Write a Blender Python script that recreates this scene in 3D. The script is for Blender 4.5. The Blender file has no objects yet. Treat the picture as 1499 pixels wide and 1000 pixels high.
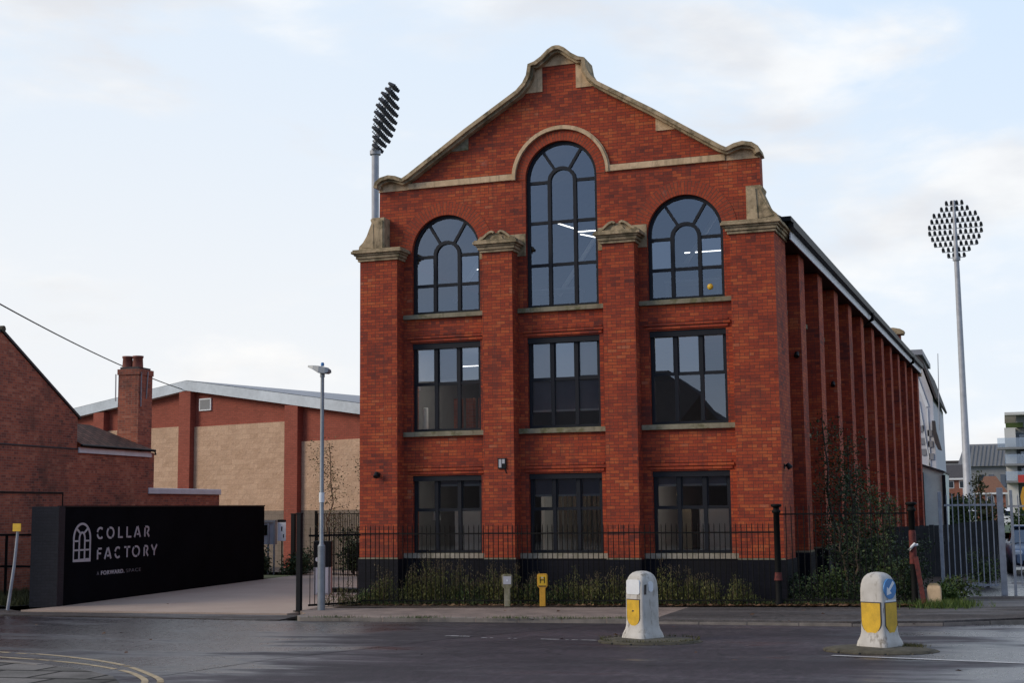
import bpy, bmesh, math, random
from math import sin, cos, pi, radians, sqrt, atan2
from mathutils import Vector, Matrix
C = bpy.context.scene
COL = C.collection

# ------------------------------------------------------------------ camera
CAM = Vector((10.4477, -33.2447, 2.4412))
YAW, PITCH, ROLL = 0.3376, 0.1190, -0.0109
_f = Vector((-sin(YAW)*cos(PITCH), cos(YAW)*cos(PITCH), sin(PITCH)))
_r0 = Vector((cos(YAW), sin(YAW), 0)); _u0 = _r0.cross(_f)
_r = _r0*cos(ROLL) + _u0*sin(ROLL); _u = -_r0*sin(ROLL) + _u0*cos(ROLL)
cd = bpy.data.cameras.new('camera'); co = bpy.data.objects.new('camera', cd); COL.objects.link(co)
m = Matrix(((_r.x, _u.x, -_f.x, CAM.x), (_r.y, _u.y, -_f.y, CAM.y), (_r.z, _u.z, -_f.z, CAM.z), (0, 0, 0, 1)))
co.matrix_world = m
cd.sensor_width = 36; cd.lens = 2035.6/1499*36; cd.clip_end = 3000; cd.clip_start = 0.1
C.camera = co

# ------------------------------------------------------------------ sky and sun
SUN_AZ = Vector((-0.80, -0.50)).normalized(); SUN_EL = radians(30)
w = bpy.data.worlds.new('World'); C.world = w; w.use_nodes = True
nt = w.node_tree; nt.nodes.clear()
def nn(t, typ, **k):
    n = t.nodes.new(typ)
    for a, b in k.items():
        if a.startswith('i_'):
            n.inputs[a[2:].replace('_', ' ')].default_value = b
        else: setattr(n, a, b)
    return n
out = nn(nt, 'ShaderNodeOutputWorld'); bg = nn(nt, 'ShaderNodeBackground'); bg.inputs[1].default_value = 0.1
sk = nn(nt, 'ShaderNodeTexSky', sky_type='NISHITA', sun_disc=False, sun_elevation=SUN_EL, sun_rotation=atan2(SUN_AZ.x, SUN_AZ.y) % (2*pi))
sk.air_density = 1.0; sk.dust_density = 1.2; sk.ozone_density = 1.0
tc = nn(nt, 'ShaderNodeTexCoord')
sep = nn(nt, 'ShaderNodeSeparateXYZ'); nt.links.new(tc.outputs['Generated'], sep.inputs[0])
def mth(t, op, a, b=None, clamp=False):
    n = t.nodes.new('ShaderNodeMath'); n.operation = op; n.use_clamp = clamp
    for i, x in enumerate((a, b)):
        if x is None: continue
        if isinstance(x, (int, float)): n.inputs[i].default_value = x
        else: t.links.new(x, n.inputs[i])
    return n.outputs[0]
def mixc(t, fac, a, b, mode='MIX'):
    n = t.nodes.new('ShaderNodeMix'); n.data_type = 'RGBA'; n.blend_type = mode
    for i, x in ((0, fac), (6, a), (7, b)):
        if isinstance(x, (int, float)): n.inputs[i].default_value = x
        elif isinstance(x, tuple): n.inputs[i].default_value = (*x, 1)[:4]
        else: t.links.new(x, n.inputs[i])
    return n.outputs[2]
def maprange(t, v, a, b, c=0.0, d=1.0):
    n = t.nodes.new('ShaderNodeMapRange'); n.interpolation_type = 'SMOOTHSTEP'
    t.links.new(v, n.inputs[0])
    for i, x in enumerate((a, b, c, d)): n.inputs[i+1].default_value = x
    return n.outputs[0]
mp = nn(nt, 'ShaderNodeMapping'); mp.inputs['Scale'].default_value = (1, 1, 2.6)
nt.links.new(tc.outputs['Generated'], mp.inputs[0])
n1 = nn(nt, 'ShaderNodeTexNoise'); n1.inputs['Scale'].default_value = 3.6; n1.inputs['Detail'].default_value = 9; n1.inputs['Roughness'].default_value = 0.56
n1.inputs['Distortion'].default_value = 0.25
mp.inputs['Location'].default_value = (0.35, 0.1, 0.62)
nt.links.new(mp.outputs[0], n1.inputs['Vector'])
cl = maprange(nt, n1.outputs['Fac'], 0.47, 0.64)
n2 = nn(nt, 'ShaderNodeTexNoise'); n2.inputs['Scale'].default_value = 7; n2.inputs['Detail'].default_value = 6
nt.links.new(mp.outputs[0], n2.inputs['Vector'])
shade = maprange(nt, n2.outputs['Fac'], 0.40, 0.68)
hor = maprange(nt, sep.outputs['Z'], 0.02, 0.40, 1.0, 0.0)      # pale haze towards the horizon
left = maprange(nt, sep.outputs['X'], -0.62, 0.15, 1.0, 0.0)     # thin bright cloud towards the sun side
ahead = maprange(nt, mth(nt, 'ADD', mth(nt, 'MULTIPLY', sep.outputs['X'], 0.35), mth(nt, 'MULTIPLY', sep.outputs['Y'], -0.94)), 0.18, 0.80, 1.0, 0.0)   # clear dark sky only behind right
low = maprange(nt, sep.outputs['Z'], 0.42, 0.85, 1.0, 0.25)
ahead = mth(nt, 'MULTIPLY', ahead, low)
veil = mth(nt, 'ADD', mth(nt, 'MULTIPLY', hor, 0.72), mth(nt, 'MULTIPLY', left, 0.42), True)
behind_low = mth(nt, 'MULTIPLY', maprange(nt, sep.outputs['Z'], 0.03, 0.15, 1.0, 0.0), 0.28)
veil = mth(nt, 'MULTIPLY', mth(nt, 'MAXIMUM', mth(nt, 'ADD', mth(nt, 'MULTIPLY', ahead, 0.85), 0.15), mth(nt, 'ADD', behind_low, 0.12)), veil)
cloudc = mixc(nt, shade, (9.8, 9.6, 9.3), (7.3, 7.2, 7.3))
haze_c = mixc(nt, left, (8.35, 8.75, 9.1), (8.2, 8.45, 8.75))
blue = mixc(nt, 0.7, mixc(nt, 1.0, sk.outputs[0], (1.2, 1.2, 1.2), 'MULTIPLY'), (2.6, 4.1, 7.2))
base = mixc(nt, mth(nt, 'MULTIPLY', ahead, 0.95), blue, (6.3, 7.7, 9.4))
base = mixc(nt, veil, base, haze_c)
base = mixc(nt, mth(nt, 'MULTIPLY', cl, mth(nt, 'ADD', mth(nt, 'MULTIPLY', ahead, 0.6), 0.1)), base, cloudc)
nt.links.new(base, bg.inputs[0]); nt.links.new(bg.outputs[0], out.inputs[0])
sd = bpy.data.lights.new('sun', 'SUN'); sd.energy = 1.95; sd.angle = radians(24); sd.color = (1.0, 0.89, 0.74)
so = bpy.data.objects.new('sun', sd); COL.objects.link(so)
dirv = -Vector((SUN_AZ.x*cos(SUN_EL), SUN_AZ.y*cos(SUN_EL), sin(SUN_EL)))
so.rotation_euler = dirv.to_track_quat('-Z', 'Y').to_euler(); so.location = (-30, -30, 40)
C.view_settings.view_transform = 'Standard'; C.view_settings.look = 'None'
C.view_settings.exposure = 0.12; C.view_settings.gamma = 1.0; C.view_settings.use_curve_mapping = False

# ------------------------------------------------------------------ materials
def newmat(name):
    mt = bpy.data.materials.new(name); mt.use_nodes = True; t = mt.node_tree
    b = t.nodes['Principled BSDF']
    return mt, t, b
def noise(t, scale, detail=4, rough=0.55, vec=None, stretch=None):
    n = t.nodes.new('ShaderNodeTexNoise'); n.inputs['Scale'].default_value = scale; n.inputs['Detail'].default_value = detail; n.inputs['Roughness'].default_value = rough
    if vec is None: vec = t.nodes.new('ShaderNodeNewGeometry').outputs['Position']
    if stretch:
        mpn = t.nodes.new('ShaderNodeMapping'); mpn.inputs['Scale'].default_value = stretch; t.links.new(vec, mpn.inputs[0]); vec = mpn.outputs[0]
    t.links.new(vec, n.inputs['Vector'])
    return n.outputs['Fac']
def ramp(t, fac, stops, interp='LINEAR'):
    n = t.nodes.new('ShaderNodeValToRGB'); n.color_ramp.interpolation = interp
    e = n.color_ramp.elements
    while len(e) < len(stops): e.new(0.5)
    for i, (p, c) in enumerate(stops): e[i].position = p; e[i].color = (*c, 1)
    t.links.new(fac, n.inputs[0]); return n.outputs[0]
def bump(t, b, h, strength=0.3, dist=0.01):
    n = t.nodes.new('ShaderNodeBump'); n.inputs['Strength'].default_value = strength; n.inputs['Distance'].default_value = dist
    t.links.new(h, n.inputs['Height']); t.links.new(n.outputs[0], b.inputs['Normal'])
def plain(name, col, rough=0.6, metal=0.0, var=0.25, scale=3.0, bumpy=0.0, spec=None):
    mt, t, b = newmat(name)
    f = noise(t, scale, 6); f2 = noise(t, scale*9, 3)
    ff = mth(t, 'ADD', mth(t, 'MULTIPLY', f, 0.7), mth(t, 'MULTIPLY', f2, 0.3))
    lo = tuple(max(0, c*(1-var)) for c in col); hi = tuple(c*(1+var) for c in col)
    t.links.new(ramp(t, ff, [(0.3, lo), (0.7, hi)]), b.inputs['Base Color'])
    b.inputs['Roughness'].default_value = rough; b.inputs['Metallic'].default_value = metal
    if spec is not None: b.inputs['Specular IOR Level'].default_value = spec
    if bumpy: bump(t, b, f2, bumpy)
    return mt
def brick(name, stops, mortar, bw=0.235, bh=0.079, mort=0.012, english=True, soot=(0.07, 0.04, 0.035), soot_amt=0.5, rough=0.85, spec=0.25, streak=0.4):
    mt, t, b = newmat(name)
    uv = t.nodes.new('ShaderNodeUVMap').outputs[0]
    s = t.nodes.new('ShaderNodeSeparateXYZ'); t.links.new(uv, s.inputs[0])
    vr = mth(t, 'DIVIDE', s.outputs['Y'], bh); row = mth(t, 'FLOOR', vr); fv = mth(t, 'FRACT', vr)
    par = mth(t, 'FLOORED_MODULO', row, 2.0)
    if english:
        r3 = mth(t, 'FLOORED_MODULO', row, 4.0); par3 = mth(t, 'LESS_THAN', r3, 0.5)
        wid = mth(t, 'SUBTRACT', bw, mth(t, 'MULTIPLY', par3, bw/2))
    else: wid = mth(t, 'ADD', bw, 0.0)
    ur = mth(t, 'ADD', mth(t, 'DIVIDE', s.outputs['X'], wid), mth(t, 'MULTIPLY', par, 0.5))
    col = mth(t, 'FLOOR', ur); fu = mth(t, 'FRACT', ur)
    cv = t.nodes.new('ShaderNodeCombineXYZ'); t.links.new(col, cv.inputs[0]); t.links.new(row, cv.inputs[1])
    wn = t.nodes.new('ShaderNodeTexWhiteNoise'); wn.noise_dimensions = '2D'; t.links.new(cv.outputs[0], wn.inputs['Vector'])
    # neighbouring bricks of one batch share a tone: mix white noise with a soft noise
    soft = noise(t, 0.9, 5, 0.6)
    soft = maprange(t, soft, 0.32, 0.68)
    k = mth(t, 'ADD', mth(t, 'MULTIPLY', wn.outputs['Value'], 0.60), mth(t, 'MULTIPLY', soft, 0.40))
    bc = ramp(t, k, stops)
    gr = noise(t, 26, 4); bc = mixc(t, 0.35, bc, ramp(t, gr, [(0.3, (0.45, 0.45, 0.45)), (0.7, (1.35, 1.35, 1.35))]), 'MULTIPLY')
    mm = mth(t, 'MAXIMUM', mth(t, 'LESS_THAN', fv, mort/bh), mth(t, 'LESS_THAN', fu, mth(t, 'DIVIDE', mort, wid)))
    c = mixc(t, mm, bc, mortar)
    st = noise(t, 0.55, 6, 0.62)
    stf = mth(t, 'MULTIPLY', maprange(t, st, 0.52, 0.74), soot_amt)
    c = mixc(t, stf, c, soot)
    st2 = noise(t, 2.2, 5, 0.6, stretch=(1.5, 1.5, 0.12))
    c = mixc(t, mth(t, 'MULTIPLY', maprange(t, st2, 0.56, 0.76), streak), c, soot)
    ef = noise(t, 1.7, 7, 0.7)
    c = mixc(t, mth(t, 'MULTIPLY', maprange(t, ef, 0.64, 0.78), 0.25), c, (0.42, 0.30, 0.24))
    t.links.new(c, b.inputs['Base Color'])
    b.inputs['Roughness'].default_value = rough; b.inputs['Specular IOR Level'].default_value = spec
    h = mth(t, 'SUBTRACT', mth(t, 'ADD', 1.0, mth(t, 'MULTIPLY', gr, 0.5)), mm)
    bump(t, b, h, 0.5, 0.006)
    return mt
RED = [(0.0, (0.12, 0.030, 0.024)), (0.16, (0.23, 0.040, 0.022)), (0.40, (0.325, 0.051, 0.023)), (0.66, (0.41, 0.070, 0.026)), (0.88, (0.47, 0.104, 0.034)), (1.0, (0.38, 0.13, 0.075))]
M = {}
M['brick'] = brick('red_brick', RED, (0.085, 0.038, 0.028), mort=0.010, soot=(0.085, 0.036, 0.030), soot_amt=0.55, streak=0.5)
M['arch_brick'] = brick('arch_brick', [(0, (0.26, 0.042, 0.022)), (0.5, (0.36, 0.058, 0.024)), (1, (0.42, 0.078, 0.028))], (0.10, 0.055, 0.04), english=False)
M['house_brick'] = brick('house_brick', [(0, (0.12, 0.042, 0.032)), (0.25, (0.26, 0.072, 0.046)), (0.7, (0.42, 0.115, 0.062)), (1, (0.50, 0.20, 0.12))], (0.27, 0.17, 0.125), bh=0.077, soot_amt=0.75, soot=(0.085, 0.045, 0.035))
M['shed_brick'] = brick('shed_brick', [(0, (0.2464, 0.0609, 0.0380)), (0.5, (0.3024, 0.0735, 0.0460)), (1, (0.3472, 0.0893, 0.0560))], (0.1568, 0.0630, 0.0450), english=False, soot_amt=0.1, streak=0.08)
M['far_brick'] = brick('far_brick', [(0, (0.20, 0.07, 0.05)), (1, (0.36, 0.13, 0.08))], (0.22, 0.15, 0.12), soot_amt=0.1)
M['charcoal_brick'] = brick('charcoal_painted_brick', [(0, (0.0140, 0.0134, 0.0175)), (1, (0.0225, 0.0211, 0.0270))], (0.0100, 0.0096, 0.0130), soot=(0.0100, 0.0096, 0.0125), soot_amt=0.3, rough=0.6)
M['block'] = brick('split_face_block', [(0, (0.4558, 0.2900, 0.1850)), (0.5, (0.5194, 0.3350, 0.2200)), (1, (0.5830, 0.3850, 0.2550))], (0.3922, 0.2500, 0.1650), bw=0.45, bh=0.225, mort=0.012, english=False, soot=(0.3180, 0.2200, 0.1500), soot_amt=0.35, streak=0.15)
def block_bump(mt):
    t = mt.node_tree; b = t.nodes['Principled BSDF']; f = noise(t, 5.0, 8, 0.65); bump(t, b, f, 0.9, 0.06)
block_bump(M['block'])
M['block_low'] = brick('taupe_block', [(0, (0.17, 0.13, 0.10)), (1, (0.22, 0.17, 0.13))], (0.13, 0.10, 0.08), bw=0.45, bh=0.225, english=False, soot=(0.09, 0.08, 0.06), soot_amt=0.4)

def stone(name, a=(0.46, 0.36, 0.24), bcol=(0.30, 0.23, 0.15), lich=(0.075, 0.062, 0.036), amt=0.8, lo=0.48, hi=0.62):
    mt, t, b = newmat(name)
    c = ramp(t, noise(t, 3.5, 7, 0.6), [(0.3, bcol), (0.65, a)])
    g = t.nodes.new('ShaderNodeNewGeometry'); s = t.nodes.new('ShaderNodeSeparateXYZ'); t.links.new(g.outputs['True Normal'], s.inputs[0])
    up = maprange(t, s.outputs['Z'], 0.1, 0.7)
    lf = mth(t, 'MULTIPLY', maprange(t, noise(t, 2.6, 8, 0.7), lo, hi), amt)
    lf = mth(t, 'MAXIMUM', lf, mth(t, 'MULTIPLY', up, 0.82))       # lichen settles on upward faces
    c = mixc(t, lf, c, ramp(t, noise(t, 14, 4), [(0.35, lich), (0.7, (lich[0]*2.0, lich[1]*2.0, lich[2]*1.7))]))
    dk = noise(t, 3, 5, 0.6, stretch=(2.5, 2.5, 0.25))
    c = mixc(t, mth(t, 'MULTIPLY', maprange(t, dk, 0.5, 0.72), 0.45), c, (0.10, 0.075, 0.05))
    t.links.new(c, b.inputs['Base Color']); b.inputs['Roughness'].default_value = 0.9; b.inputs['Specular IOR Level'].default_value = 0.2
    bump(t, b, noise(t, 30, 5, 0.7), 0.5, 0.02)
    return mt
M['stone'] = stone('weathered_stone', a=(0.70, 0.49, 0.30), bcol=(0.50, 0.345, 0.20), amt=0.45, lo=0.52, hi=0.68)
M['stone_dark'] = stone('lichened_stone', a=(0.52, 0.385, 0.235), bcol=(0.32, 0.235, 0.14), amt=0.75, lo=0.46, hi=0.62)
M['gf_sill'] = stone('pale_sill_stone', a=(0.38, 0.33, 0.26), bcol=(0.27, 0.235, 0.185), lich=(0.09, 0.085, 0.05), amt=0.5)
M['sill'] = stone('sill_stone', a=(0.30, 0.26, 0.18), bcol=(0.19, 0.165, 0.11), lich=(0.08, 0.075, 0.03), amt=0.7)
M['plinth'] = brick('navy_black_plinth', [(0, (0.008, 0.008, 0.012)), (1, (0.014, 0.013, 0.019))], (0.007, 0.007, 0.010), soot=(0.014, 0.013, 0.012), soot_amt=0.4, rough=0.7, spec=0.15)
M['frame'] = plain('charcoal_frame', (0.011, 0.012, 0.016), 0.55, 0.0, 0.12, spec=0.25)
M['black'] = plain('black_paint', (0.007, 0.007, 0.008), 0.55, 0, 0.3, spec=0.2)
M['iron'] = plain('black_iron', (0.006, 0.0055, 0.005), 0.7, 0, 0.5, 20, spec=0.15)
M['rust'] = plain('red_rusty_iron', (0.1040, 0.0165, 0.0112), 0.8, 0, 0.7, 14, 0.4)
M['galv'] = plain('galvanised_steel', (0.30, 0.305, 0.325), 0.5, 0.25, 0.25, 6)
M['mast'] = plain('mast_steel', (0.36, 0.36, 0.38), 0.55, 0.2, 0.18, 1.5)
M['lampgrey'] = plain('lamp_post_grey', (0.24, 0.25, 0.26), 0.5, 0.3, 0.2, 5)
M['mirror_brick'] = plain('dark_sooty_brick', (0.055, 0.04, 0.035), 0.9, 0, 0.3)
M['lamp_dark'] = plain('floodlight_housing', (0.030, 0.032, 0.042), 0.6, 0.0, 0.2)
M['white'] = plain('white_paint', (0.70, 0.70, 0.70), 0.5, 0, 0.12, 2)
M['fascia'] = plain('off_white_fascia', (0.62, 0.62, 0.64), 0.5, 0, 0.12, 2)
M['shed_fascia'] = plain('grey_white_cladding', (0.50, 0.54, 0.57), 0.5, 0, 0.22, 0.7)
M['slate'] = plain('dark_slate', (0.045, 0.036, 0.034), 0.75, 0, 0.5, 5, 0.4)
M['tile'] = brick('clay_tile', [(0, (0.07, 0.034, 0.024)), (1, (0.18, 0.085, 0.055))], (0.015, 0.009, 0.008), bw=0.3, bh=0.25, mort=0.03, english=False, soot=(0.03, 0.03, 0.02), soot_amt=0.5)
M['tile_red'] = plain('orange_tile', (0.17, 0.075, 0.04), 0.85, 0, 0.35, 6)
M['concrete'] = plain('kerb_concrete', (0.17, 0.145, 0.125), 0.85, 0, 0.35, 3, 0.3)
M['wood_dark'] = plain('dark_stained_boards', (0.018, 0.016, 0.015), 0.8, 0, 0.5, 4)
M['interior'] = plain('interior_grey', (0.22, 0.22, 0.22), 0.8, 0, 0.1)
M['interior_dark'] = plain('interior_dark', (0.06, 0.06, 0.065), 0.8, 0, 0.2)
M['interior_white'] = plain('interior_white', (0.62, 0.62, 0.60), 0.8, 0, 0.06)
M['curtain'] = plain('beige_curtain', (0.34, 0.30, 0.22), 0.9, 0, 0.15)
M['blind'] = plain('charcoal_blind', (0.36, 0.33, 0.37), 0.9, 0, 0.06)
M['yellow'] = plain('worn_yellow', (0.62, 0.36, 0.015), 0.5, 0, 0.28, 6)
M['yellow_post'] = plain('yellow_concrete', (0.55, 0.27, 0.02), 0.75, 0, 0.25, 8, 0.2)
M['blue'] = plain('sign_blue', (0.045, 0.19, 0.42), 0.5, 0, 0.2, 12)
M['stucco'] = plain('grey_green_render', (0.70, 0.74, 0.64), 0.85, 0, 0.15, 1)
M['pale_wall'] = plain('pale_cladding', (0.52, 0.52, 0.55), 0.7, 0, 0.12, 0.8)
M['flat_white'] = plain('flats_white_render', (0.60, 0.58, 0.54), 0.8, 0, 0.08, 0.5)
M['flat_grey'] = plain('flats_grey', (0.22, 0.22, 0.22), 0.7, 0, 0.15, 0.8)
M['zinc'] = plain('zinc_roof', (0.25, 0.25, 0.265), 0.55, 0.1, 0.12, 0.6)
M['red_paint'] = plain('red_sign', (0.45, 0.04, 0.03), 0.5)
M['terracotta'] = plain('terracotta', (0.19, 0.06, 0.04), 0.8, 0, 0.3, 5)
M['bark'] = plain('bark', (0.055, 0.042, 0.03), 0.95, 0, 0.5, 14, 0.6)
M['bark_pale'] = plain('pale_bark', (0.16, 0.105, 0.065), 0.95, 0, 0.5, 14, 0.5)
M['lettering'] = plain('pale_grey_lettering', (0.42, 0.40, 0.41), 0.6, 0, 0.06)
M['lettering_dim'] = plain('dim_grey_lettering', (0.13, 0.125, 0.13), 0.6, 0, 0.06)
M['signblack'] = plain('matt_black_wall', (0.0045, 0.0045, 0.0060), 0.9, 0, 0.4, 0.8, 0.05, 0.03)
M['car'] = plain('blue_grey_car_paint', (0.12, 0.16, 0.23), 0.3, 0.3, 0.08)
M['tyre'] = plain('tyre_rubber', (0.012, 0.012, 0.012), 0.8)
M['moss'] = plain('mossy_grit', (0.065, 0.055, 0.036), 0.95, 0, 0.6, 7, 0.6)
M['soil'] = plain('leaf_litter_soil', (0.060, 0.036, 0.024), 0.95, 0, 0.65, 9, 0.6)
M['terrain'] = plain('rough_grass_ground', (0.055, 0.070, 0.030), 0.95, 0, 0.5, 0.8, 0.4)

def glassmat(name, tint=(0.75, 0.78, 0.8), ior=2.5, rough=0.0):
    mt = bpy.data.materials.new(name); mt.use_nodes = True; t = mt.node_tree; t.nodes.clear()
    o = t.nodes.new('ShaderNodeOutputMaterial'); mx = t.nodes.new('ShaderNodeMixShader')
    tr = t.nodes.new('ShaderNodeBsdfTransparent'); tr.inputs[0].default_value = (*tint, 1)
    gl = t.nodes.new('ShaderNodeBsdfGlossy'); gl.inputs['Roughness'].default_value = rough; gl.inputs['Color'].default_value = (0.88, 0.93, 1.0, 1)
    fr = t.nodes.new('ShaderNodeFresnel'); fr.inputs['IOR'].default_value = ior
    bp = t.nodes.new('ShaderNodeBump'); bp.inputs['Strength'].default_value = 0.02; bp.inputs['Distance'].default_value = 0.02
    t.links.new(noise(t, 1.2, 1), bp.inputs['Height']); t.links.new(bp.outputs[0], gl.inputs['Normal'])
    t.links.new(fr.outputs[0], mx.inputs[0]); t.links.new(tr.outputs[0], mx.inputs[1]); t.links.new(gl.outputs[0], mx.inputs[2]); t.links.new(mx.outputs[0], o.inputs[0])
    return mt
M['glass'] = glassmat('window_glass')
M['glass_vent'] = glassmat('vent_glass', (0.6, 0.63, 0.66), 3.1)
M['glass_dark'] = glassmat('dark_glass', (0.25, 0.27, 0.29), 2.2)
def emit(name, col, s):
    mt, t, b = newmat(name); b.inputs['Base Color'].default_value = (*col, 1)
    b.inputs['Emission Color'].default_value = (*col, 1); b.inputs['Emission Strength'].default_value = s
    return mt
M['strip'] = emit('lit_strip', (1.0, 0.98, 0.95), 3.5)
M['office_fill'] = emit('office_fill_glow', (1.0, 0.93, 0.82), 14.0)  # added fill emitter that brightens the first floor rooms
M['ground_fill'] = emit('ground_fill_glow', (1.0, 0.93, 0.82), 5.0)  # weaker added fill emitter for the ground floor rooms
M['bulb'] = emit('lit_pendant', (1.0, 0.72, 0.35), 2.0)
def leafmat(name, stops, rough=0.6, sss=0.0):
    mt, t, b = newmat(name)
    g = t.nodes.new('ShaderNodeNewGeometry')
    k = mth(t, 'ADD', mth(t, 'MULTIPLY', g.outputs['Random Per Island'], 0.6), mth(t, 'MULTIPLY', noise(t, 2.5, 4), 0.4))
    t.links.new(ramp(t, k, stops), b.inputs['Base Color']); b.inputs['Roughness'].default_value = rough
    b.inputs['Specular IOR Level'].default_value = 0.25
    return mt
M['leaf_dark'] = leafmat('dark_leaf', [(0.2, (0.018, 0.030, 0.012)), (0.55, (0.039, 0.060, 0.021)), (0.85, (0.075, 0.099, 0.033))])
M['leaf_mid'] = leafmat('mid_leaf', [(0.2, (0.031, 0.048, 0.014)), (0.55, (0.063, 0.092, 0.025)), (0.85, (0.119, 0.147, 0.039))])
M['leaf_weed'] = leafmat('weed_leaf', [(0.2, (0.065, 0.074, 0.018)), (0.5, (0.125, 0.125, 0.032)), (0.85, (0.19, 0.17, 0.052))])
M['leaf_bright'] = leafmat('grass_leaf', [(0.2, (0.035, 0.060, 0.012)), (0.55, (0.065, 0.105, 0.018)), (0.9, (0.13, 0.15, 0.035))])
M['leaf_dry'] = leafmat('dry_leaf', [(0.2, (0.05, 0.026, 0.014)), (0.6, (0.13, 0.062, 0.03)), (0.9, (0.22, 0.13, 0.06))])
M['seed'] = leafmat('seed_head', [(0.2, (0.07, 0.055, 0.025)), (0.6, (0.15, 0.115, 0.055)), (0.9, (0.24, 0.19, 0.11))])
M['leaf_olive'] = leafmat('olive_leaf', [(0.2, (0.05, 0.05, 0.018)), (0.6, (0.10, 0.09, 0.03)), (0.9, (0.16, 0.13, 0.05))])

def asphalt(name, lo, hi, r0, r1, grain=0.6, wetscale=0.35, stretch=(0.5, 1.6, 1), patches=True):
    mt, t, b = newmat(name)
    pos = t.nodes.new('ShaderNodeNewGeometry').outputs['Position']
    sp = t.nodes.new('ShaderNodeSeparateXYZ'); t.links.new(pos, sp.inputs[0])
    big = noise(t, wetscale, 6, 0.6, stretch=stretch)
    gr = noise(t, 28, 3, 0.75); gr2 = noise(t, 90, 2, 0.6)
    g = mth(t, 'ADD', mth(t, 'MULTIPLY', gr, 0.5), mth(t, 'MULTIPLY', gr2, 0.5))
    c = mixc(t, maprange(t, big, 0.35, 0.65), lo, hi)
    c = mixc(t, grain, c, ramp(t, g, [(0.34, (0.25, 0.25, 0.25)), (0.5, (0.85, 0.85, 0.85)), (0.66, (2.8, 2.7, 2.75))]), 'MULTIPLY')
    md = noise(t, 9, 4, 0.75, stretch=(1.0, 0.3, 1.0)); c = mixc(t, 0.6, c, ramp(t, md, [(0.32, (0.35, 0.35, 0.36)), (0.5, (0.95, 0.95, 0.95)), (0.68, (2.0, 1.95, 2.0))]), 'MULTIPLY')
    tr = noise(t, 1.3, 5, 0.65)
    c = mixc(t, mth(t, 'MULTIPLY', maprange(t, tr, 0.55, 0.75), 0.5), c, (lo[0]*0.6, lo[1]*0.6, lo[2]*0.6))
    vo = t.nodes.new('ShaderNodeTexVoronoi'); vo.feature = 'DISTANCE_TO_EDGE'; vo.inputs['Scale'].default_value = 0.23
    wob = t.nodes.new('ShaderNodeTexNoise'); wob.inputs['Scale'].default_value = 0.9; wob.inputs['Detail'].default_value = 5
    vm = t.nodes.new('ShaderNodeVectorMath'); vm.operation = 'MULTIPLY_ADD'; t.links.new(wob.outputs['Color'], vm.inputs[0]); vm.inputs[1].default_value = (1.6, 1.6, 0); t.links.new(pos, vm.inputs[2])
    t.links.new(pos, wob.inputs['Vector']); t.links.new(vm.outputs[0], vo.inputs['Vector'])
    crack = mth(t, 'MULTIPLY', mth(t, 'LESS_THAN', vo.outputs['Distance'], 0.004), maprange(t, noise(t, 0.25, 3), 0.5, 0.6))
    c = mixc(t, mth(t, 'MULTIPLY', crack, 0.8), c, (0.006, 0.005, 0.005))
    t.links.new(c, b.inputs['Base Color'])
    n = noise(t, wetscale*1.3, 6, 0.62, stretch=stretch)
    if patches:      # standing damp lies towards both ends of the junction, the crown of the road is dry
        off = mth(t, 'ABSOLUTE', mth(t, 'SUBTRACT', sp.outputs['X'], 4.0))
        n = mth(t, 'ADD', n, maprange(t, off, 2.5, 7.5, 0.09, -0.13))
    wet = maprange(t, n, 0.38, 0.58, r0, r1)
    t.links.new(mth(t, 'ADD', wet, mth(t, 'MULTIPLY', mth(t, 'SUBTRACT', md, 0.5), 0.15), True), b.inputs['Roughness'])
    t.links.new(maprange(t, n, 0.38, 0.60, 0.95, 0.35), b.inputs['Specular IOR Level'])
    bump(t, b, g, 0.6, 0.006)
    return mt
M['road'] = asphalt('wet_old_asphalt', (0.022, 0.016, 0.019), (0.042, 0.031, 0.036), 0.28, 0.72)
M['road_new'] = asphalt('dark_new_asphalt', (0.022, 0.017, 0.019), (0.032, 0.025, 0.029), 0.28, 0.74, 0.45)
M['footway'] = asphalt('asphalt_footway', (0.034, 0.027, 0.025), (0.055, 0.044, 0.039), 0.6, 0.95, patches=False)
M['pave'] = plain('concrete_pavement', (0.20, 0.148, 0.122), 0.8, 0, 0.45, 1.6, 0.2)
def drivemat():
    mt, t, b = newmat('beige_resin_drive')
    c = ramp(t, noise(t, 0.5, 6, 0.6), [(0.3, (0.30, 0.215, 0.165)), (0.7, (0.38, 0.28, 0.215))])
    c = mixc(t, 0.4, c, ramp(t, noise(t, 70, 3), [(0.3, (0.6, 0.6, 0.6)), (0.7, (1.4, 1.4, 1.4))]), 'MULTIPLY')
    t.links.new(c, b.inputs['Base Color']); b.inputs['Roughness'].default_value = 0.72
    return mt
M['drive'] = drivemat()
M['flags'] = brick('flagstone_paving', [(0, (0.055, 0.05, 0.045)), (0.5, (0.11, 0.10, 0.09)), (1, (0.19, 0.17, 0.155))], (0.018, 0.016, 0.014), bw=1.1, bh=0.9, mort=0.09, english=False, soot=(0.03, 0.027, 0.024), soot_amt=0.8, rough=0.85, spec=0.12, streak=0)
M['linepaint'] = plain('worn_white_paint', (0.42, 0.40, 0.39), 0.7, 0, 0.45, 7)
M['yellowline'] = plain('worn_yellow_paint', (0.34, 0.25, 0.14), 0.7, 0, 0.45, 7)
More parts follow.
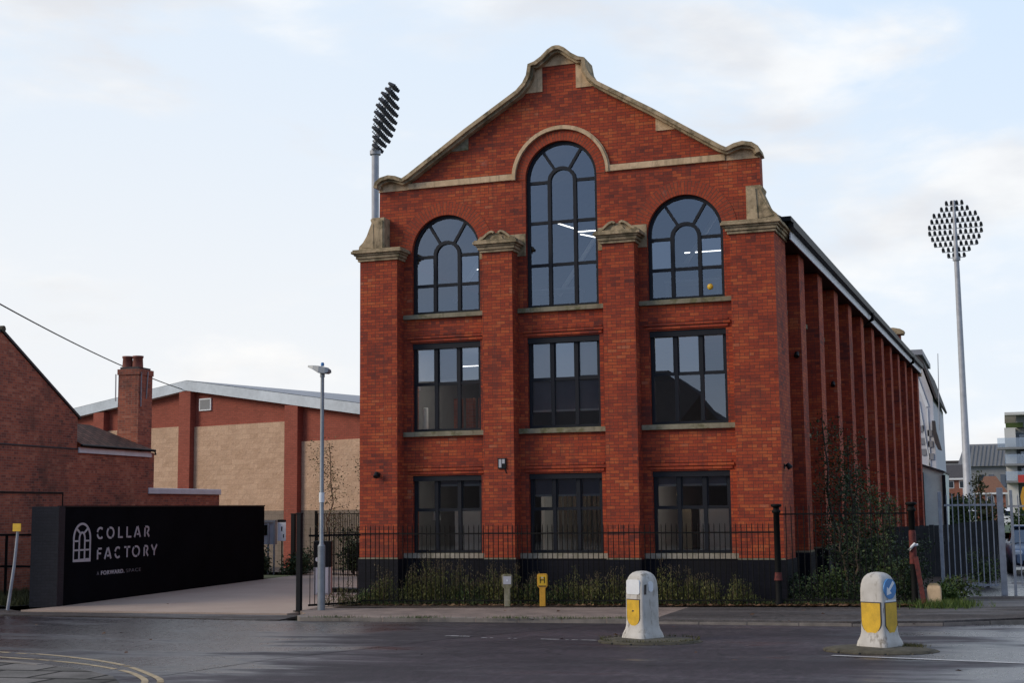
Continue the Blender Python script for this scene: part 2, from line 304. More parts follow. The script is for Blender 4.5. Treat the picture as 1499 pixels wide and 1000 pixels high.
def bollard_mat():
    mt, t, b = newmat('grubby_white_concrete')
    c = ramp(t, noise(t, 3, 6, 0.6), [(0.3, (0.40, 0.365, 0.32)), (0.7, (0.56, 0.52, 0.47))])
    dk = noise(t, 4.5, 7, 0.7, stretch=(1.5, 1.5, 0.4))
    c = mixc(t, mth(t, 'MULTIPLY', maprange(t, dk, 0.52, 0.66), 0.85), c, (0.15, 0.12, 0.085))
    t.links.new(c, b.inputs['Base Color']); b.inputs['Roughness'].default_value = 0.8
    bump(t, b, noise(t, 22, 5), 0.3, 0.01)
    return mt
M['bollard'] = bollard_mat()

# ------------------------------------------------------------------ mesh builder
class MB:
    def __init__(s): s.v = []; s.f = []; s.uv = {}; s.sm = set()
    def add(s, vs, fs, smooth=False, uvs=None):
        o = len(s.v); s.v += [tuple(p) for p in vs]
        for i, f in enumerate(fs):
            if smooth: s.sm.add(len(s.f))
            if uvs: s.uv[len(s.f)] = uvs[i]
            s.f.append(tuple(o+k for k in f))
        return s
    def box(s, x0, x1, y0, y1, z0, z1, T=None):
        P = [(x, y, z) for z in (z0, z1) for y in (y0, y1) for x in (x0, x1)]
        if T: P = [T(p) for p in P]
        return s.add(P, [(0, 2, 3, 1), (4, 5, 7, 6), (0, 1, 5, 4), (2, 6, 7, 3), (0, 4, 6, 2), (1, 3, 7, 5)])
    def prism(s, poly, y0, y1, T=None, axis='Y'):
        # poly in (a, b): axis Y -> (x, z); axis Z -> (x, y); axis X -> (y, z)
        n = len(poly)
        ar = sum(poly[i][0]*poly[(i+1) % n][1]-poly[(i+1) % n][0]*poly[i][1] for i in range(n))
        if ar < 0: poly = poly[::-1]
        def mk(p, t):
            q = {'Y': (p[0], t, p[1]), 'Z': (p[0], p[1], t), 'X': (t, p[0], p[1])}[axis]
            return T(q) if T else q
        a = [mk(p, y0) for p in poly]; b = [mk(p, y1) for p in poly]
        fs = [tuple(range(n)), tuple(range(2*n-1, n-1, -1))] + [(i, i+n, (i+1) % n+n, (i+1) % n) for i in range(n)]
        if axis == 'Z': fs = [f[::-1] for f in fs]
        if axis == 'X': fs = [f[::-1] for f in fs]
        return s.add(a+b, fs)
    def tube(s, pts, r, n=8, smooth=True, cap=True):
        pts = [Vector(p) for p in pts]; k = len(pts)
        rs = r if isinstance(r, (list, tuple)) else [r]*k
        vs = []; up0 = None
        for i, p in enumerate(pts):
            d = (pts[min(i+1, k-1)]-pts[max(i-1, 0)]).normalized()
            up = Vector((0, 0, 1)) if abs(d.z) < 0.9 else Vector((1, 0, 0))
            a = d.cross(up).normalized(); b = a.cross(d).normalized()
            for j in range(n):
                t = 2*pi*j/n; vs.append(p+(a*cos(t)+b*sin(t))*rs[i])
        fs = [(i*n+j, i*n+(j+1) % n, (i+1)*n+(j+1) % n, (i+1)*n+j) for i in range(k-1) for j in range(n)]
        s.add(vs, fs, smooth)
        if cap: s.add(vs[:n], [tuple(range(n))[::-1]]); s.add(vs[-n:], [tuple(range(n))])
        return s
    def lathe(s, prof, c=(0, 0, 0), n=20, smooth=True):
        vs = [(c[0]+r*cos(2*pi*j/n), c[1]+r*sin(2*pi*j/n), c[2]+z) for r, z in prof for j in range(n)]
        k = len(prof)
        fs = [(i*n+j, i*n+(j+1) % n, (i+1)*n+(j+1) % n, (i+1)*n+j) for i in range(k-1) for j in range(n)]
        s.add(vs, fs, smooth); s.add(vs[:n], [tuple(range(n))[::-1]]); s.add(vs[-n:], [tuple(range(n))])
        return s
    def loft(s, secs, smooth=True):
        n = len(secs[0]); vs = [p for c in secs for p in c]; k = len(secs)
        fs = [(i*n+j, i*n+(j+1) % n, (i+1)*n+(j+1) % n, (i+1)*n+j) for i in range(k-1) for j in range(n)]
        s.add(vs, fs, smooth); s.add(secs[0], [tuple(range(n))[::-1]]); s.add(secs[-1], [tuple(range(n))])
        return s
    def bar(s, a, b, w, h, up=(0, 0, 1)):
        a, b = Vector(a), Vector(b); d = (b-a).normalized(); u = Vector(up)
        if abs(d.dot(u)) > 0.95: u = Vector((0, 1, 0))
        x = d.cross(u).normalized()*w/2; y = x.cross(d).normalized()*h/2
        P = [a-x-y, a+x-y, a+x+y, a-x+y, b-x-y, b+x-y, b+x+y, b-x+y]
        return s.add(P, [(0, 1, 2, 3), (7, 6, 5, 4), (0, 4, 5, 1), (1, 5, 6, 2), (2, 6, 7, 3), (3, 7, 4, 0)])
    def ribbon(s, path, w0, w1, y0, y1, closed=False, T=None):
        # a band in XZ: path of (x, z) and (offset inwards w0..w1 along the left normal), thick y0..y1
        k = len(path); A = []; B = []
        for i, (x, z) in enumerate(path):
            p = path[max(i-1, 0)]; q = path[min(i+1, k-1)]
            dx, dz = q[0]-p[0], q[1]-p[1]; L = sqrt(dx*dx+dz*dz) or 1
            nx, nz = dz/L, -dx/L
            A.append((x+nx*w0, z+nz*w0)); B.append((x+nx*w1, z+nz*w1))
        vs = []
        for a, b in zip(A, B):
            for q in ((a[0], y0, a[1]), (b[0], y0, b[1]), (b[0], y1, b[1]), (a[0], y1, a[1])): vs.append(T(q) if T else q)
        fs = []
        for i in range(k-1):
            o = 4*i
            for j in range(4): fs.append((o+j, o+(j+1) % 4, o+4+(j+1) % 4, o+4+j))
        fs.append((3, 2, 1, 0)); o = 4*(k-1); fs.append((o, o+1, o+2, o+3))
        return s.add(vs, fs)
    def plate(s, outer, holes, y0, y1, T=None):
        bm = bmesh.new(); es = []
        for lp in [outer]+holes:
            vs = [bm.verts.new((x, y0, z)) for x, z in lp]
            es += [bm.edges.new((vs[i], vs[(i+1) % len(vs)])) for i in range(len(vs))]
        bmesh.ops.triangle_fill(bm, use_beauty=True, edges=es, normal=(0, -1, 0))
        bm.verts.index_update(); bm.faces.ensure_lookup_table()
        vs = [tuple(v.co) for v in bm.verts]; n = len(vs)
        fs = []
        for f in bm.faces:
            idx = [v.index for v in f.verts]
            if f.normal.y > 0: idx = idx[::-1]
            fs.append(tuple(idx))
        bm.free()
        back = [(x, y1, z) for x, y, z in vs]
        al = vs+back
        if T: al = [T(p) for p in al]
        s.add(al, fs+[tuple(i+n for i in f[::-1]) for f in fs])
        for lp in [outer]+holes:
            k = len(lp); q = [(x, y0, z) for x, z in lp]+[(x, y1, z) for x, z in lp]
            ar = sum(lp[i][0]*lp[(i+1) % k][1]-lp[(i+1) % k][0]*lp[i][1] for i in range(k))
            ff = [(i, (i+1) % k, (i+1) % k+k, i+k) for i in range(k)]
            if (ar > 0) == (lp is outer): ff = [f[::-1] for f in ff]
            if T: q = [T(p) for p in q]
            s.add(q, ff)
        return s
    def leaf(s, p, size, rng, n=1, asp=0.55, droop=None):
        for _ in range(n):
            d = Vector((rng.gauss(0, 1), rng.gauss(0, 1), rng.gauss(0, 0.8))).normalized()
            if droop is not None: d = (d+Vector((0, 0, droop))).normalized()
            e = d.cross(Vector((rng.gauss(0, 1), rng.gauss(0, 1), rng.gauss(0, 1)))).normalized()
            L = size*rng.uniform(0.6, 1.3); p = Vector(p)
            s.add([p, p+d*L*0.5+e*L*asp*0.5, p+d*L, p+d*L*0.5-e*L*asp*0.5], [(0, 1, 2, 3)])
        return s
    def build(s, name, mat, parent=None, origin=None, bevel=0.0, local=False):
        me = bpy.data.meshes.new(name); off = Vector((0, 0, 0))
        if parent is not None and not local:
            q = parent
            while q is not None: off += q.location; q = q.parent
        elif origin is not None: off = Vector(origin)
        me.from_pydata([tuple(Vector(p)-off) for p in s.v], [], s.f)
        ul = me.uv_layers.new(name='UVMap'); V = s.v
        for pi_, poly in enumerate(me.polygons):
            poly.use_smooth = pi_ in s.sm
            if pi_ in s.uv:
                for li, q in zip(poly.loop_indices, s.uv[pi_]): ul.data[li].uv = q
                continue
            nx, ny, nz = (abs(c) for c in poly.normal)
            for li, vi in zip(poly.loop_indices, poly.vertices):
                x, y, z = V[vi]
                ul.data[li].uv = (x, y) if nz > 0.8 else ((x, z) if ny >= nx else (y+0.06, z))
        o = bpy.data.objects.new(name, me); COL.objects.link(o)
        for mm_ in (mat if isinstance(mat, (list, tuple)) else [mat]): me.materials.append(mm_)
        if parent is not None: o.parent = parent
        elif origin is not None: o.location = origin
        if bevel:
            bv = o.modifiers.new('bevel', 'BEVEL'); bv.width = bevel; bv.segments = 2; bv.limit_method = 'ANGLE'
        return o
def tag(o, label=None, cat=None, group=None, kind=None):
    if label: o['label'] = label
    if cat: o['category'] = cat
    if group: o['group'] = group
    if kind: o['kind'] = kind
    return o
def thing(name, label, cat, loc=(0, 0, 0), rz=0.0, group=None):
    o = bpy.data.objects.new(name, None); COL.objects.link(o); o.location = loc; o.rotation_euler = (0, 0, rz); o.empty_display_size = 0.2
    return tag(o, label, cat, group)
def copy_tree(o, parent=None):
    c = o.copy(); COL.objects.link(c)
    if parent is not None: c.parent = parent
    for ch in [x for x in o.children]: copy_tree(ch, c)
    return c
def G(x): return 0.012*min(max(x+5, 0), 18)
def arc(cx, cz, r, a0, a1, n):
    return [(cx+r*cos(a0+(a1-a0)*i/n), cz+r*sin(a0+(a1-a0)*i/n)) for i in range(n+1)]
def sheet(name, pts, dz, mat, kind='structure', thick=0.0):
    bm = bmesh.new(); f = bm.faces.new([bm.verts.new((x, y, 0)) for x, y in pts])
    bmesh.ops.triangulate(bm, faces=[f])
    for x in (-5.0, 13.0):
        bmesh.ops.bisect_plane(bm, geom=bm.verts[:]+bm.edges[:]+bm.faces[:], plane_co=(x, 0, 0), plane_no=(1, 0, 0))
    bmesh.ops.recalc_face_normals(bm, faces=bm.faces)
    if sum(q.normal.z for q in bm.faces) < 0: bmesh.ops.reverse_faces(bm, faces=bm.faces[:])
    mb = MB(); bm.verts.index_update()
    mb.add([(v.co.x, v.co.y, G(v.co.x)+dz) for v in bm.verts], [tuple(v.index for v in q.verts) for q in bm.faces])
    bm.free()
    if thick:
        n = len(pts)
        ar = sum(pts[i][0]*pts[(i+1) % n][1]-pts[(i+1) % n][0]*pts[i][1] for i in range(n))
        P = pts if ar > 0 else pts[::-1]
        for i in range(n):
            a, b = P[i], P[(i+1) % n]
            mb.add([(a[0], a[1], G(a[0])+dz-thick), (b[0], b[1], G(b[0])+dz-thick), (b[0], b[1], G(b[0])+dz), (a[0], a[1], G(a[0])+dz)], [(0, 1, 2, 3)])
    o = mb.build(name, mat); tag(o, kind=kind); return o
# ------------------------------------------------------------------ ground
R = random.Random(7)
sheet('terrain', [(-1400, -1400), (1400, -1400), (1400, 1400), (-1400, 1400)], -0.16, M['terrain'])
sheet('road', [(-90, -90), (70, -90), (70, -3.2), (9.0, -4.3), (-5, -4.2), (-90, -4.2)], -0.10, M['road'])
seam = [(-1.83, -14.52), (-1.3, -12.09), (-0.82, -11.02), (-0.12, -9.46), (0.24, -8.35), (0.56, -7.75), (1.05, -7.0), (1.6, -6.14), (1.97, -5.33), (2.65, -4.75)]
sheet('road_resurfaced', seam+[(3.2, -4.35), (-5, -4.3), (-90, -4.3), (-90, -40), (-6, -22)], -0.096, M['road_new'])
sheet('driveway_crossing', [(-30, -4.35), (-5.45, -4.33), (-5.6, -3.0), (-13.4, -3.3), (-14.5, -2.6), (-30, -2.6)], -0.07, M['footway'], thick=0.06)
sheet('driveway', [(-13.45, -3.34), (-5.95, -3.05), (-5.6, 0.0), (-5.6, 17.5), (-15.6, 18.3), (-14.9, 11.8), (-13.3, -2.0)], -0.03, M['drive'], thick=0.12)
sheet('grass_verge', [(-32, -2.75), (-14.6, -2.45), (-14.0, -1.6), (-15.0, 6.5), (-32, 6.5)], -0.02, M['moss'])
sheet('yard', [(-40, 17.0), (-5.4, 16.9), (-5.4, 40), (-40, 40)], -0.035, M['footway'])
kl = [(-5.25, -3.4), (-5.22, -3.9), (-4.95, -4.3), (-2.84, -4.36), (-0.6, -4.38), (3.4, -4.55)]
kr = [(3.4, -4.55), (5.4, -4.70), (7.5, -4.90)]
sheet('pavement', kl+[(3.4, -1.0), (-5.9, -1.55), (-5.9, -2.5)], 0.0, M['pave'], thick=0.12)
sheet('footway', kr+[(9.2, -4.6), (10.9, -3.7), (14, -2.2), (40, 4), (40, 8), (9.0, 2.6), (8.9, -0.7), (3.4, -0.95)], 0.0, M['footway'], thick=0.12)
sheet('access_lane', [(9.0, 2.4), (40, 7.6), (40, 90), (9.8, 90)], -0.02, M['road'])
sheet('planting_bed', [(-5.9, -2.3), (-5.6, -1.55), (3.4, -1.02), (8.85, -0.72), (9.0, 2.6), (9.6, 12), (10.5, 90), (6.3, 90), (5.3, 0.6), (-5.6, 0.6)], 0.025, M['soil'])
mb = MB()
path = kl+kr[1:]+[(9.2, -4.6), (10.9, -3.7)]
for (a, b) in zip(path, path[1:]):
    a, b = Vector((a[0], a[1], 0)), Vector((b[0], b[1], 0)); L = (b-a).length; n = max(1, round(L/0.9))
    for i in range(n):
        p = a.lerp(b, (i+0.008)/n); q = a.lerp(b, (i+0.992)/n); j = R.uniform(-0.006, 0.006)
        h = 0.045 if a.x > 3 else 0.0
        d = (q-p).normalized(); nrm = Vector((d.y, -d.x, 0))*0.065
        p += nrm*(-0.9); q += nrm*(-0.9)
        mb.bar((p.x, p.y, G(p.x)-0.065+j-h), (q.x, q.y, G(q.x)-0.065+j-h), 0.125, 0.14)
tag(mb.build('kerb', M['concrete'], bevel=0.012), kind='structure')
# near pavement corner with double yellow lines
ke = [(-60, -8.3), (-31.3, -10.5), (-14.8, -12.0), (-8.61, -12.8), (-5.96, -13.2), (-4.86, -13.54), (-3.65, -14.08), (-2.52, -14.84), (-1.87, -15.6), (-1.43, -16.57), (-1.17, -17.91), (-1.1, -20), (-1.1, -60)]
sheet('corner_pavement', ke+[(-60, -60)], -0.08, M['flags'], thick=0.06)
mb = MB()
for (a, b) in zip(ke[1:], ke[2:]):
    a, b = Vector((a[0], a[1], 0)), Vector((b[0], b[1], 0)); L = (b-a).length; n = max(1, round(L/0.8))
    for i in range(n):
        p = a.lerp(b, (i+0.01)/n); q = a.lerp(b, (i+0.99)/n); j = R.uniform(-0.006, 0.006)
        mb.bar((p.x, p.y, -0.135+j), (q.x, q.y, -0.135+j), 0.15, 0.12)
tag(mb.build('corner_kerb', M['concrete'], bevel=0.015), kind='structure')
def offset_path(path, d):
    o = []
    for i, p in enumerate(path):
        a = path[max(i-1, 0)]; b = path[min(i+1, len(path)-1)]
        dx, dy = b[0]-a[0], b[1]-a[1]; L = sqrt(dx*dx+dy*dy)
        o.append((p[0]-dy/L*d, p[1]+dx/L*d))
    return o
def smooth_path(p, n=4):
    o = []
    for i in range(len(p)-1):
        p0 = p[max(i-1, 0)]; p1 = p[i]; p2 = p[i+1]; p3 = p[min(i+2, len(p)-1)]
        for k in range(n):
            t = k/n
            o.append(tuple(0.5*((2*p1[c])+(-p0[c]+p2[c])*t+(2*p0[c]-5*p1[c]+4*p2[c]-p3[c])*t*t+(-p0[c]+3*p1[c]-3*p2[c]+p3[c])*t**3) for c in (0, 1)))
    return o+[p[-1]]
def flat_strip(mb, path, w, dz, breaks=0.0, rng=R):
    L = offset_path(path, w/2); Q = offset_path(path, -w/2)
    for i in range(len(path)-1):
        if rng.random() < breaks: continue
        q = [L[i], L[i+1], Q[i+1], Q[i]]
        mb.add([(x, y, G(x)+dz) for x, y in q], [(3, 2, 1, 0)])
for yl in ([(-40, -6.6), (-14, -11.0), (-6.48, -12.58), (-5.45, -12.78), (-4.28, -13.22), (-2.91, -14.03), (-2.11, -14.74), (-1.61, -15.35), (-1.2, -16.2)], [(-40, -5.8), (-14, -10.2), (-7.1, -11.83), (-6.06, -12.0), (-4.87, -12.43), (-3.41, -13.31), (-1.94, -14.63), (-1.37, -15.31), (-0.95, -16.2)]):
    mb = MB(); flat_strip(mb, smooth_path(yl, 14), 0.10, -0.092, 0.08); tag(mb.build('yellow_line', M['yellowline']), kind='structure')
def straight(a, b, n): return [(a[0]+(b[0]-a[0])*i/n, a[1]+(b[1]-a[1])*i/n) for i in range(n+1)]
for a, b, wd, br in (((7.74, -10.43), (22, -14.2), 0.10, 0.06), ((0.02, -7.65), (0.57, -7.75), 0.08, 0.25), ((0.9, -8.0), (3.4, -8.32), 0.05, 0.5)):
    mb = MB(); flat_strip(mb, straight(a, b, 40), wd, -0.088, br); tag(mb.build('road_marking', M['linepaint']), kind='structure')

# ------------------------------------------------------------------ the red brick factory
FW = thing('factory_building', 'three storey red brick factory with arched windows and shaped stone-coped gable', 'building', (0, 0, 0))
CX = (-3.22, 0.0, 3.22); HW = 0.965; ZP = 1.15
ang = radians(1.45)
def S(p):      # local side frame: x = outwards from the side wall, y = along it, z
    return (5.5+p[1]*sin(ang)+p[0]*cos(ang), p[1]*cos(ang)-p[0]*sin(ang), p[2])
prof = [(-5.20, 11.05), (-5.16, 11.20), (-5.01, 11.31), (-4.77, 11.36), (-4.56, 11.32), (-4.37, 11.24), (-4.24, 11.31), (-3.49, 11.80), (-2.55, 12.42), (-1.42, 13.11), (-1.11, 13.30), (-0.93, 13.48), (-0.82, 13.68), (-0.77, 13.97), (-0.60, 14.02), (-0.42, 14.13), (-0.23, 14.30), (-0.10, 14.37), (0.0, 14.385)]
prof = prof+[(-x, z) for x, z in prof[-2::-1]]
outline = []
for i, (x, z) in enumerate(prof):        # wall top runs inside the coping
    p = prof[max(i-1, 0)]; q = prof[min(i+1, len(prof)-1)]; dx, dz = q[0]-p[0], q[1]-p[1]; L = sqrt(dx*dx+dz*dz)
    outline.append((x+dz/L*0.10, z-dx/L*0.10))
outline[0] = (-5.14, 11.0); outline[-1] = (5.14, 11.0)
outer = [(-5.3, 0.0), (5.3, 0.0), (5.3, 9.3), (5.26, 9.6), (5.15, 10.1)]+outline[::-1]+[(-5.15, 10.1), (-5.26, 9.6), (-5.3, 9.3)]
def arch_hole(cx, zb, zc, r=HW, n=28): return [(cx-r, zb), (cx+r, zb)]+arc(cx, zc, r, 0, pi, n)
def rect_hole(cx, z0, z1): return [(cx-HW, z0), (cx+HW, z0), (cx+HW, z1), (cx-HW, z1)]
ARCH = [(CX[0], 7.55, 9.235), (CX[1], 7.55, 10.945), (CX[2], 7.55, 9.235)]
holes = [arch_hole(*a) for a in ARCH]+[rect_hole(c, 4.44, 6.78) for c in CX]+[rect_hole(c, 1.29, 3.29) for c in CX]
WY = 0.46
mb = MB().plate(outer, holes, WY, WY+0.40); mb.build('front_wall', M['brick'], FW)
# side and rear walls, both sides
mb = MB(); mb.box(-0.85, -0.46, 1.0, 41.5, 0, 9.2, S)
mb.build('side_wall', M['brick'], FW)
mb = MB(); mb.box(-5.5, -5.15, 0.87, 41.4, 0, 9.2); mb.build('side_wall', M['brick'], FW)
mb = MB(); mb.box(-5.14, 6.2, 41.0, 41.4, 0, 9.4)
mb.prism([(-5.1, 9.4), (6.1, 9.4), (4.3, 11.0), (0.9, 13.0), (0.3, 13.6), (-0.3, 13.6), (-0.9, 13.0), (-5.1, 11.0)], 41.0, 41.4)
mb.build('rear_wall', M['brick'], FW)
# piers
def pier(poly, z0, z1, name='pier'):
    mb = MB().prism(poly, z0, z1, axis='Z'); return mb.build(name, M['brick'], FW)
pier([(-5.5, 0), (-4.424, 0), (-4.424, WY-0.002), (-5.302, WY-0.002), (-5.302, 1.6), (-5.5, 1.6)], ZP, 9.0)
for s in (-1, 1): pier([(s*1.613-0.41, 0), (s*1.613+0.41, 0), (s*1.613+0.41, WY-0.002), (s*1.613-0.41, WY-0.002)], ZP, 9.0)
c1, c2 = S((0, 1.55, 0)), S((-0.458, 1.55, 0))
pier([(4.424, 0), (5.5, 0), c1[:2], c2[:2], (5.05, WY-0.002), (4.424, WY-0.002)], ZP, 9.0)
NS = 12; SP = 3.325
for k in range(NS):
    s = 4.44+SP*k
    MB().box(-0.458, 0, s-0.85, s+0.0, ZP+0.05, 9.04, S).build('side_pier', M['brick'], FW)
# plinths
mb = MB()
mb.prism([(-5.53, -0.03), (-4.394, -0.03), (-4.394, WY-0.04), (-2.053, WY-0.04), (-2.053, -0.03), (-1.173, -0.03), (-1.173, WY-0.04), (1.173, WY-0.04), (1.173, -0.03), (2.053, -0.03), (2.053, WY-0.04), (4.394, WY-0.04), (4.394, -0.03), (5.53, -0.03), S((0.03, 1.58, 0))[:2], S((-0.45, 1.58, 0))[:2], (5.3, 1.0), (-5.53, 1.0)], -0.1, ZP, axis='Z')
for k in range(NS):
    s = 4.44+SP*k; mb.box(-0.40, 0.03, s-0.88, s+0.03, -0.1, ZP+0.05, S)
mb.box(-0.5, -0.43, 1.6, 41, -0.1, ZP+0.045, S)
mb.build('plinth', M['plinth'], FW)
for a, b in ((-5.52, -4.40), (-2.045, -1.18), (1.18, 2.045), (4.40, 5.52)):
    MB().box(a, b, -0.02, 0.02, ZP+0.002, ZP+0.035).build('plinth_coping', M['sill'], FW)
for k in range(NS):
    s = 4.44+SP*k; MB().box(-0.42, 0.022, s-0.87, s+0.02, ZP+0.052, ZP+0.10, S).build('plinth_coping', M['sill'], FW)
# cornices
def mould(mb, x0, x1, y0, y1, z, T=None, L=1, Rr=1, scale=1.0):
    for (a, b, p) in ((0.0, 0.07, 0.05), (0.07, 0.15, 0.09), (0.15, 0.20, 0.13), (0.20, 0.27, 0.19), (0.27, 0.315, 0.16)):
        mb.box(x0-p*L, x1+p*Rr, y0-p, y1, z+a*scale+0.001, z+b*scale, T)
mb = MB(); mould(mb, -5.5, -4.424, 0, WY-0.004, 9.0); mb.box(-5.62, -5.16, WY-0.004, 1.6, 9.0, 9.3)
mb.build('cornice', M['stone_dark'], FW, bevel=0.012)
mb = MB(); mould(mb, 4.424, 5.5, 0, WY-0.004, 9.0)
for (a, b, p) in ((0.0, 0.07, 0.05), (0.07, 0.15, 0.09), (0.15, 0.20, 0.13), (0.20, 0.27, 0.19), (0.27, 0.315, 0.16)):
    mb.box(-0.44, p, WY-0.004, 1.55+p*0.3, 9.001+a, 9.0+b, S)
mb.build('cornice', M['stone_dark'], FW, bevel=0.012)
def scroll(s):
    p = [(4.84, 9.318), (4.84, 10.20), (5.19, 10.20), (5.25, 10.16), (5.22, 10.06), (5.28, 9.92), (5.36, 9.72), (5.47, 9.55), (5.58, 9.45), (5.60, 9.318)]
    mb = MB().prism([(s*a, b) for a, b in p], 0.10, 0.75)
    mb.prism([(s*a, b) for a, b in [(4.88, 9.36), (4.88, 10.12), (5.08, 10.12), (5.12, 9.36)]], 0.07, 0.098)
    mb.prism([(s*a, b) for a, b in [(5.14, 9.36), (5.16, 10.05), (5.24, 9.85), (5.38, 9.6), (5.5, 9.42)]], 0.085, 0.098)
    return mb.build('scroll_block', M['stone_dark'], FW, bevel=0.015)
scroll(-1); scroll(1)
for s in (-1, 1):
    c = s*1.613; mb = MB(); mould(mb, c-0.41, c+0.41, 0, WY-0.004, 9.0)
    mb.prism([(c-0.52, 9.316), (c-0.50, 9.350), (c-0.40, 9.382), (c-0.30, 9.460), (c-0.22, 9.514), (c-0.12, 9.538), (c-0.06, 9.506), (c, 9.522), (c+0.06, 9.506), (c+0.12, 9.538), (c+0.22, 9.514), (c+0.30, 9.460), (c+0.40, 9.382), (c+0.50, 9.350), (c+0.52, 9.316)], 0.02, WY-0.004)
    mb.ribbon([(c-0.50, 9.346), (c-0.38, 9.397), (c-0.28, 9.483), (c-0.2, 9.538), (c-0.12, 9.561), (c-0.07, 9.538), (c-0.05, 9.506)][::-1], -0.05, 0.01, -0.07, 0.03)
    mb.ribbon([(c+0.50, 9.346), (c+0.38, 9.397), (c+0.28, 9.483), (c+0.2, 9.538), (c+0.12, 9.561), (c+0.07, 9.538), (c+0.05, 9.506)], -0.05, 0.01, -0.07, 0.03)
    mb.prism([(c-0.2, 9.319), (c-0.13, 9.428), (c, 9.460), (c+0.13, 9.428), (c+0.2, 9.319)], -0.02, 0.018)
    mb.box(c-0.64, c+0.64, WY-0.025, WY+0.03, 8.93, 9.52)
    mb.build('capital', M['stone_dark'], FW, bevel=0.008)
# coping, stone dressings
mb = MB().ribbon(prof, 0.0, 0.10, 0.17, 0.92).ribbon(prof, 0.10, 0.16, 0.27, 0.90)
mb.build('coping', M['stone_dark'], FW)
def under(pts, name='kneeler_stone', mat='stone', y=0.435):
    MB().prism(pts, y, WY+0.05).build(name, M[mat], FW)
for s in (-1, 1):
    under([(s*5.14, 11.135), (s*4.28, 11.135), (s*4.33, 11.09), (s*4.5, 11.16), (s*4.75, 11.2), (s*5.0, 11.16), (s*5.14, 11.08)][::1] if False else [(s*5.16, 10.965), (s*4.30, 10.965), (s*4.30, 11.15), (s*4.56, 11.16), (s*4.77, 11.19), (s*5.0, 11.15), (s*5.12, 11.06)])
    under([(s*0.94, 13.265), (s*0.46, 13.265), (s*0.46, 14.02), (s*0.60, 13.90), (s*0.66, 13.75), (s*0.72, 13.55), (s*0.85, 13.36)])
    under([(s*3.14, 11.90), (s*2.55, 11.90), (s*2.55, 12.30)], mat='stone' if s > 0 else 'sill')
under([(-0.455, 13.93), (0.455, 13.93), (0.455, 14.0), (0.30, 14.14), (0.12, 14.22), (-0.12, 14.22), (-0.30, 14.14), (-0.455, 14.0)])
for s in (-1, 1):
    a, b = sorted((s*1.30, s*4.296)); MB().box(a, b, 0.40, WY+0.03, 10.965, 11.13).build('string_course', M['stone'], FW, bevel=0.01)
hp = [(1.29, 10.955)]+arc(0, 10.965, 1.29, 0.0, pi, 30)+[(-1.29, 10.955)]
mb = MB().ribbon(hp, -0.060, 0.015, 0.37, WY+0.02).ribbon(hp, 0.015, 0.050, 0.41, WY+0.02)
mb.build('hood_mould', M['stone'], FW)
# brick arch rings with radial bricks
for (cx, zb, zc) in ARCH:
    mb = MB(); n = 40; r0, r1 = HW-0.001, HW+(0.24 if cx == 0 else 0.36)
    for i in range(n):
        a0, a1 = pi*i/n, pi*(i+1)/n
        P = [(cx+r*cos(a), y, zc+r*sin(a)) for y in (WY-0.012, WY+0.10) for r, a in ((r0, a0), (r1, a0), (r1, a1), (r0, a1))]
        L = 1.1
        uvf = [(r0, L*a0*0.98), (r1, L*a0*0.98), (r1, L*a1*0.98), (r0, L*a1*0.98)]
        uin = [(0.0, L*a0), (0.0, L*a1), (0.1, L*a1), (0.1, L*a0)]
        mb.add(P, [(0, 1, 2, 3), (0, 3, 7, 4), (1, 5, 6, 2)], uvs=[uvf, uin, uin])
    mb.build('brick_arch', M['arch_brick'], FW)
for c in CX:
    for z in (6.80, 3.31):
        mb = MB()
        mb.box(c-1.03, c+1.03, WY-0.035, WY+0.02, z+0.02, z+0.085)
        mb.box(c-1.08, c+1.08, WY-0.055, WY+0.02, z+0.105, z+0.17)
        mb.box(c-1.03, c+1.03, WY-0.02, WY+0.02, z+0.19, z+0.235)
        mb.build('lintel_band', M['brick'], FW)
# windows: window (frame) > glass_pane, sill, blind
FY0, FY1 = WY+0.10, WY+0.18; GY = WY+0.145
BAYS = [(-4.424, -2.023), (-1.203, 1.203), (2.023, 4.424)]
def sill(win, bay, z0, z1, mat='sill', proj=0.09):
    a, b = BAYS[bay]; return MB().box(a+0.004, b-0.004, WY-proj, FY1, z0, z1).build('sill', M[mat], win, bevel=0.01)
RP = random.Random(11)
def panes(xs, zs, only=None, skip=()):
    mb = MB()
    for i_, (x0, x1) in enumerate(zip(xs, xs[1:])):
        for j_, (z0, z1) in enumerate(zip(zs, zs[1:])):
            if (only is not None and (i_, j_) not in only) or (i_, j_) in skip: continue
            tx, tz = RP.gauss(0, 0.0016), RP.gauss(0, 0.0014); xm, zm = (x0+x1)/2, (z0+z1)/2
            mb.add([(x, GY+(x-xm)*tx+(z-zm)*tz, z) for x, z in ((x0, z0), (x1, z0), (x1, z1), (x0, z1))], [(0, 1, 2, 3)])
    return mb
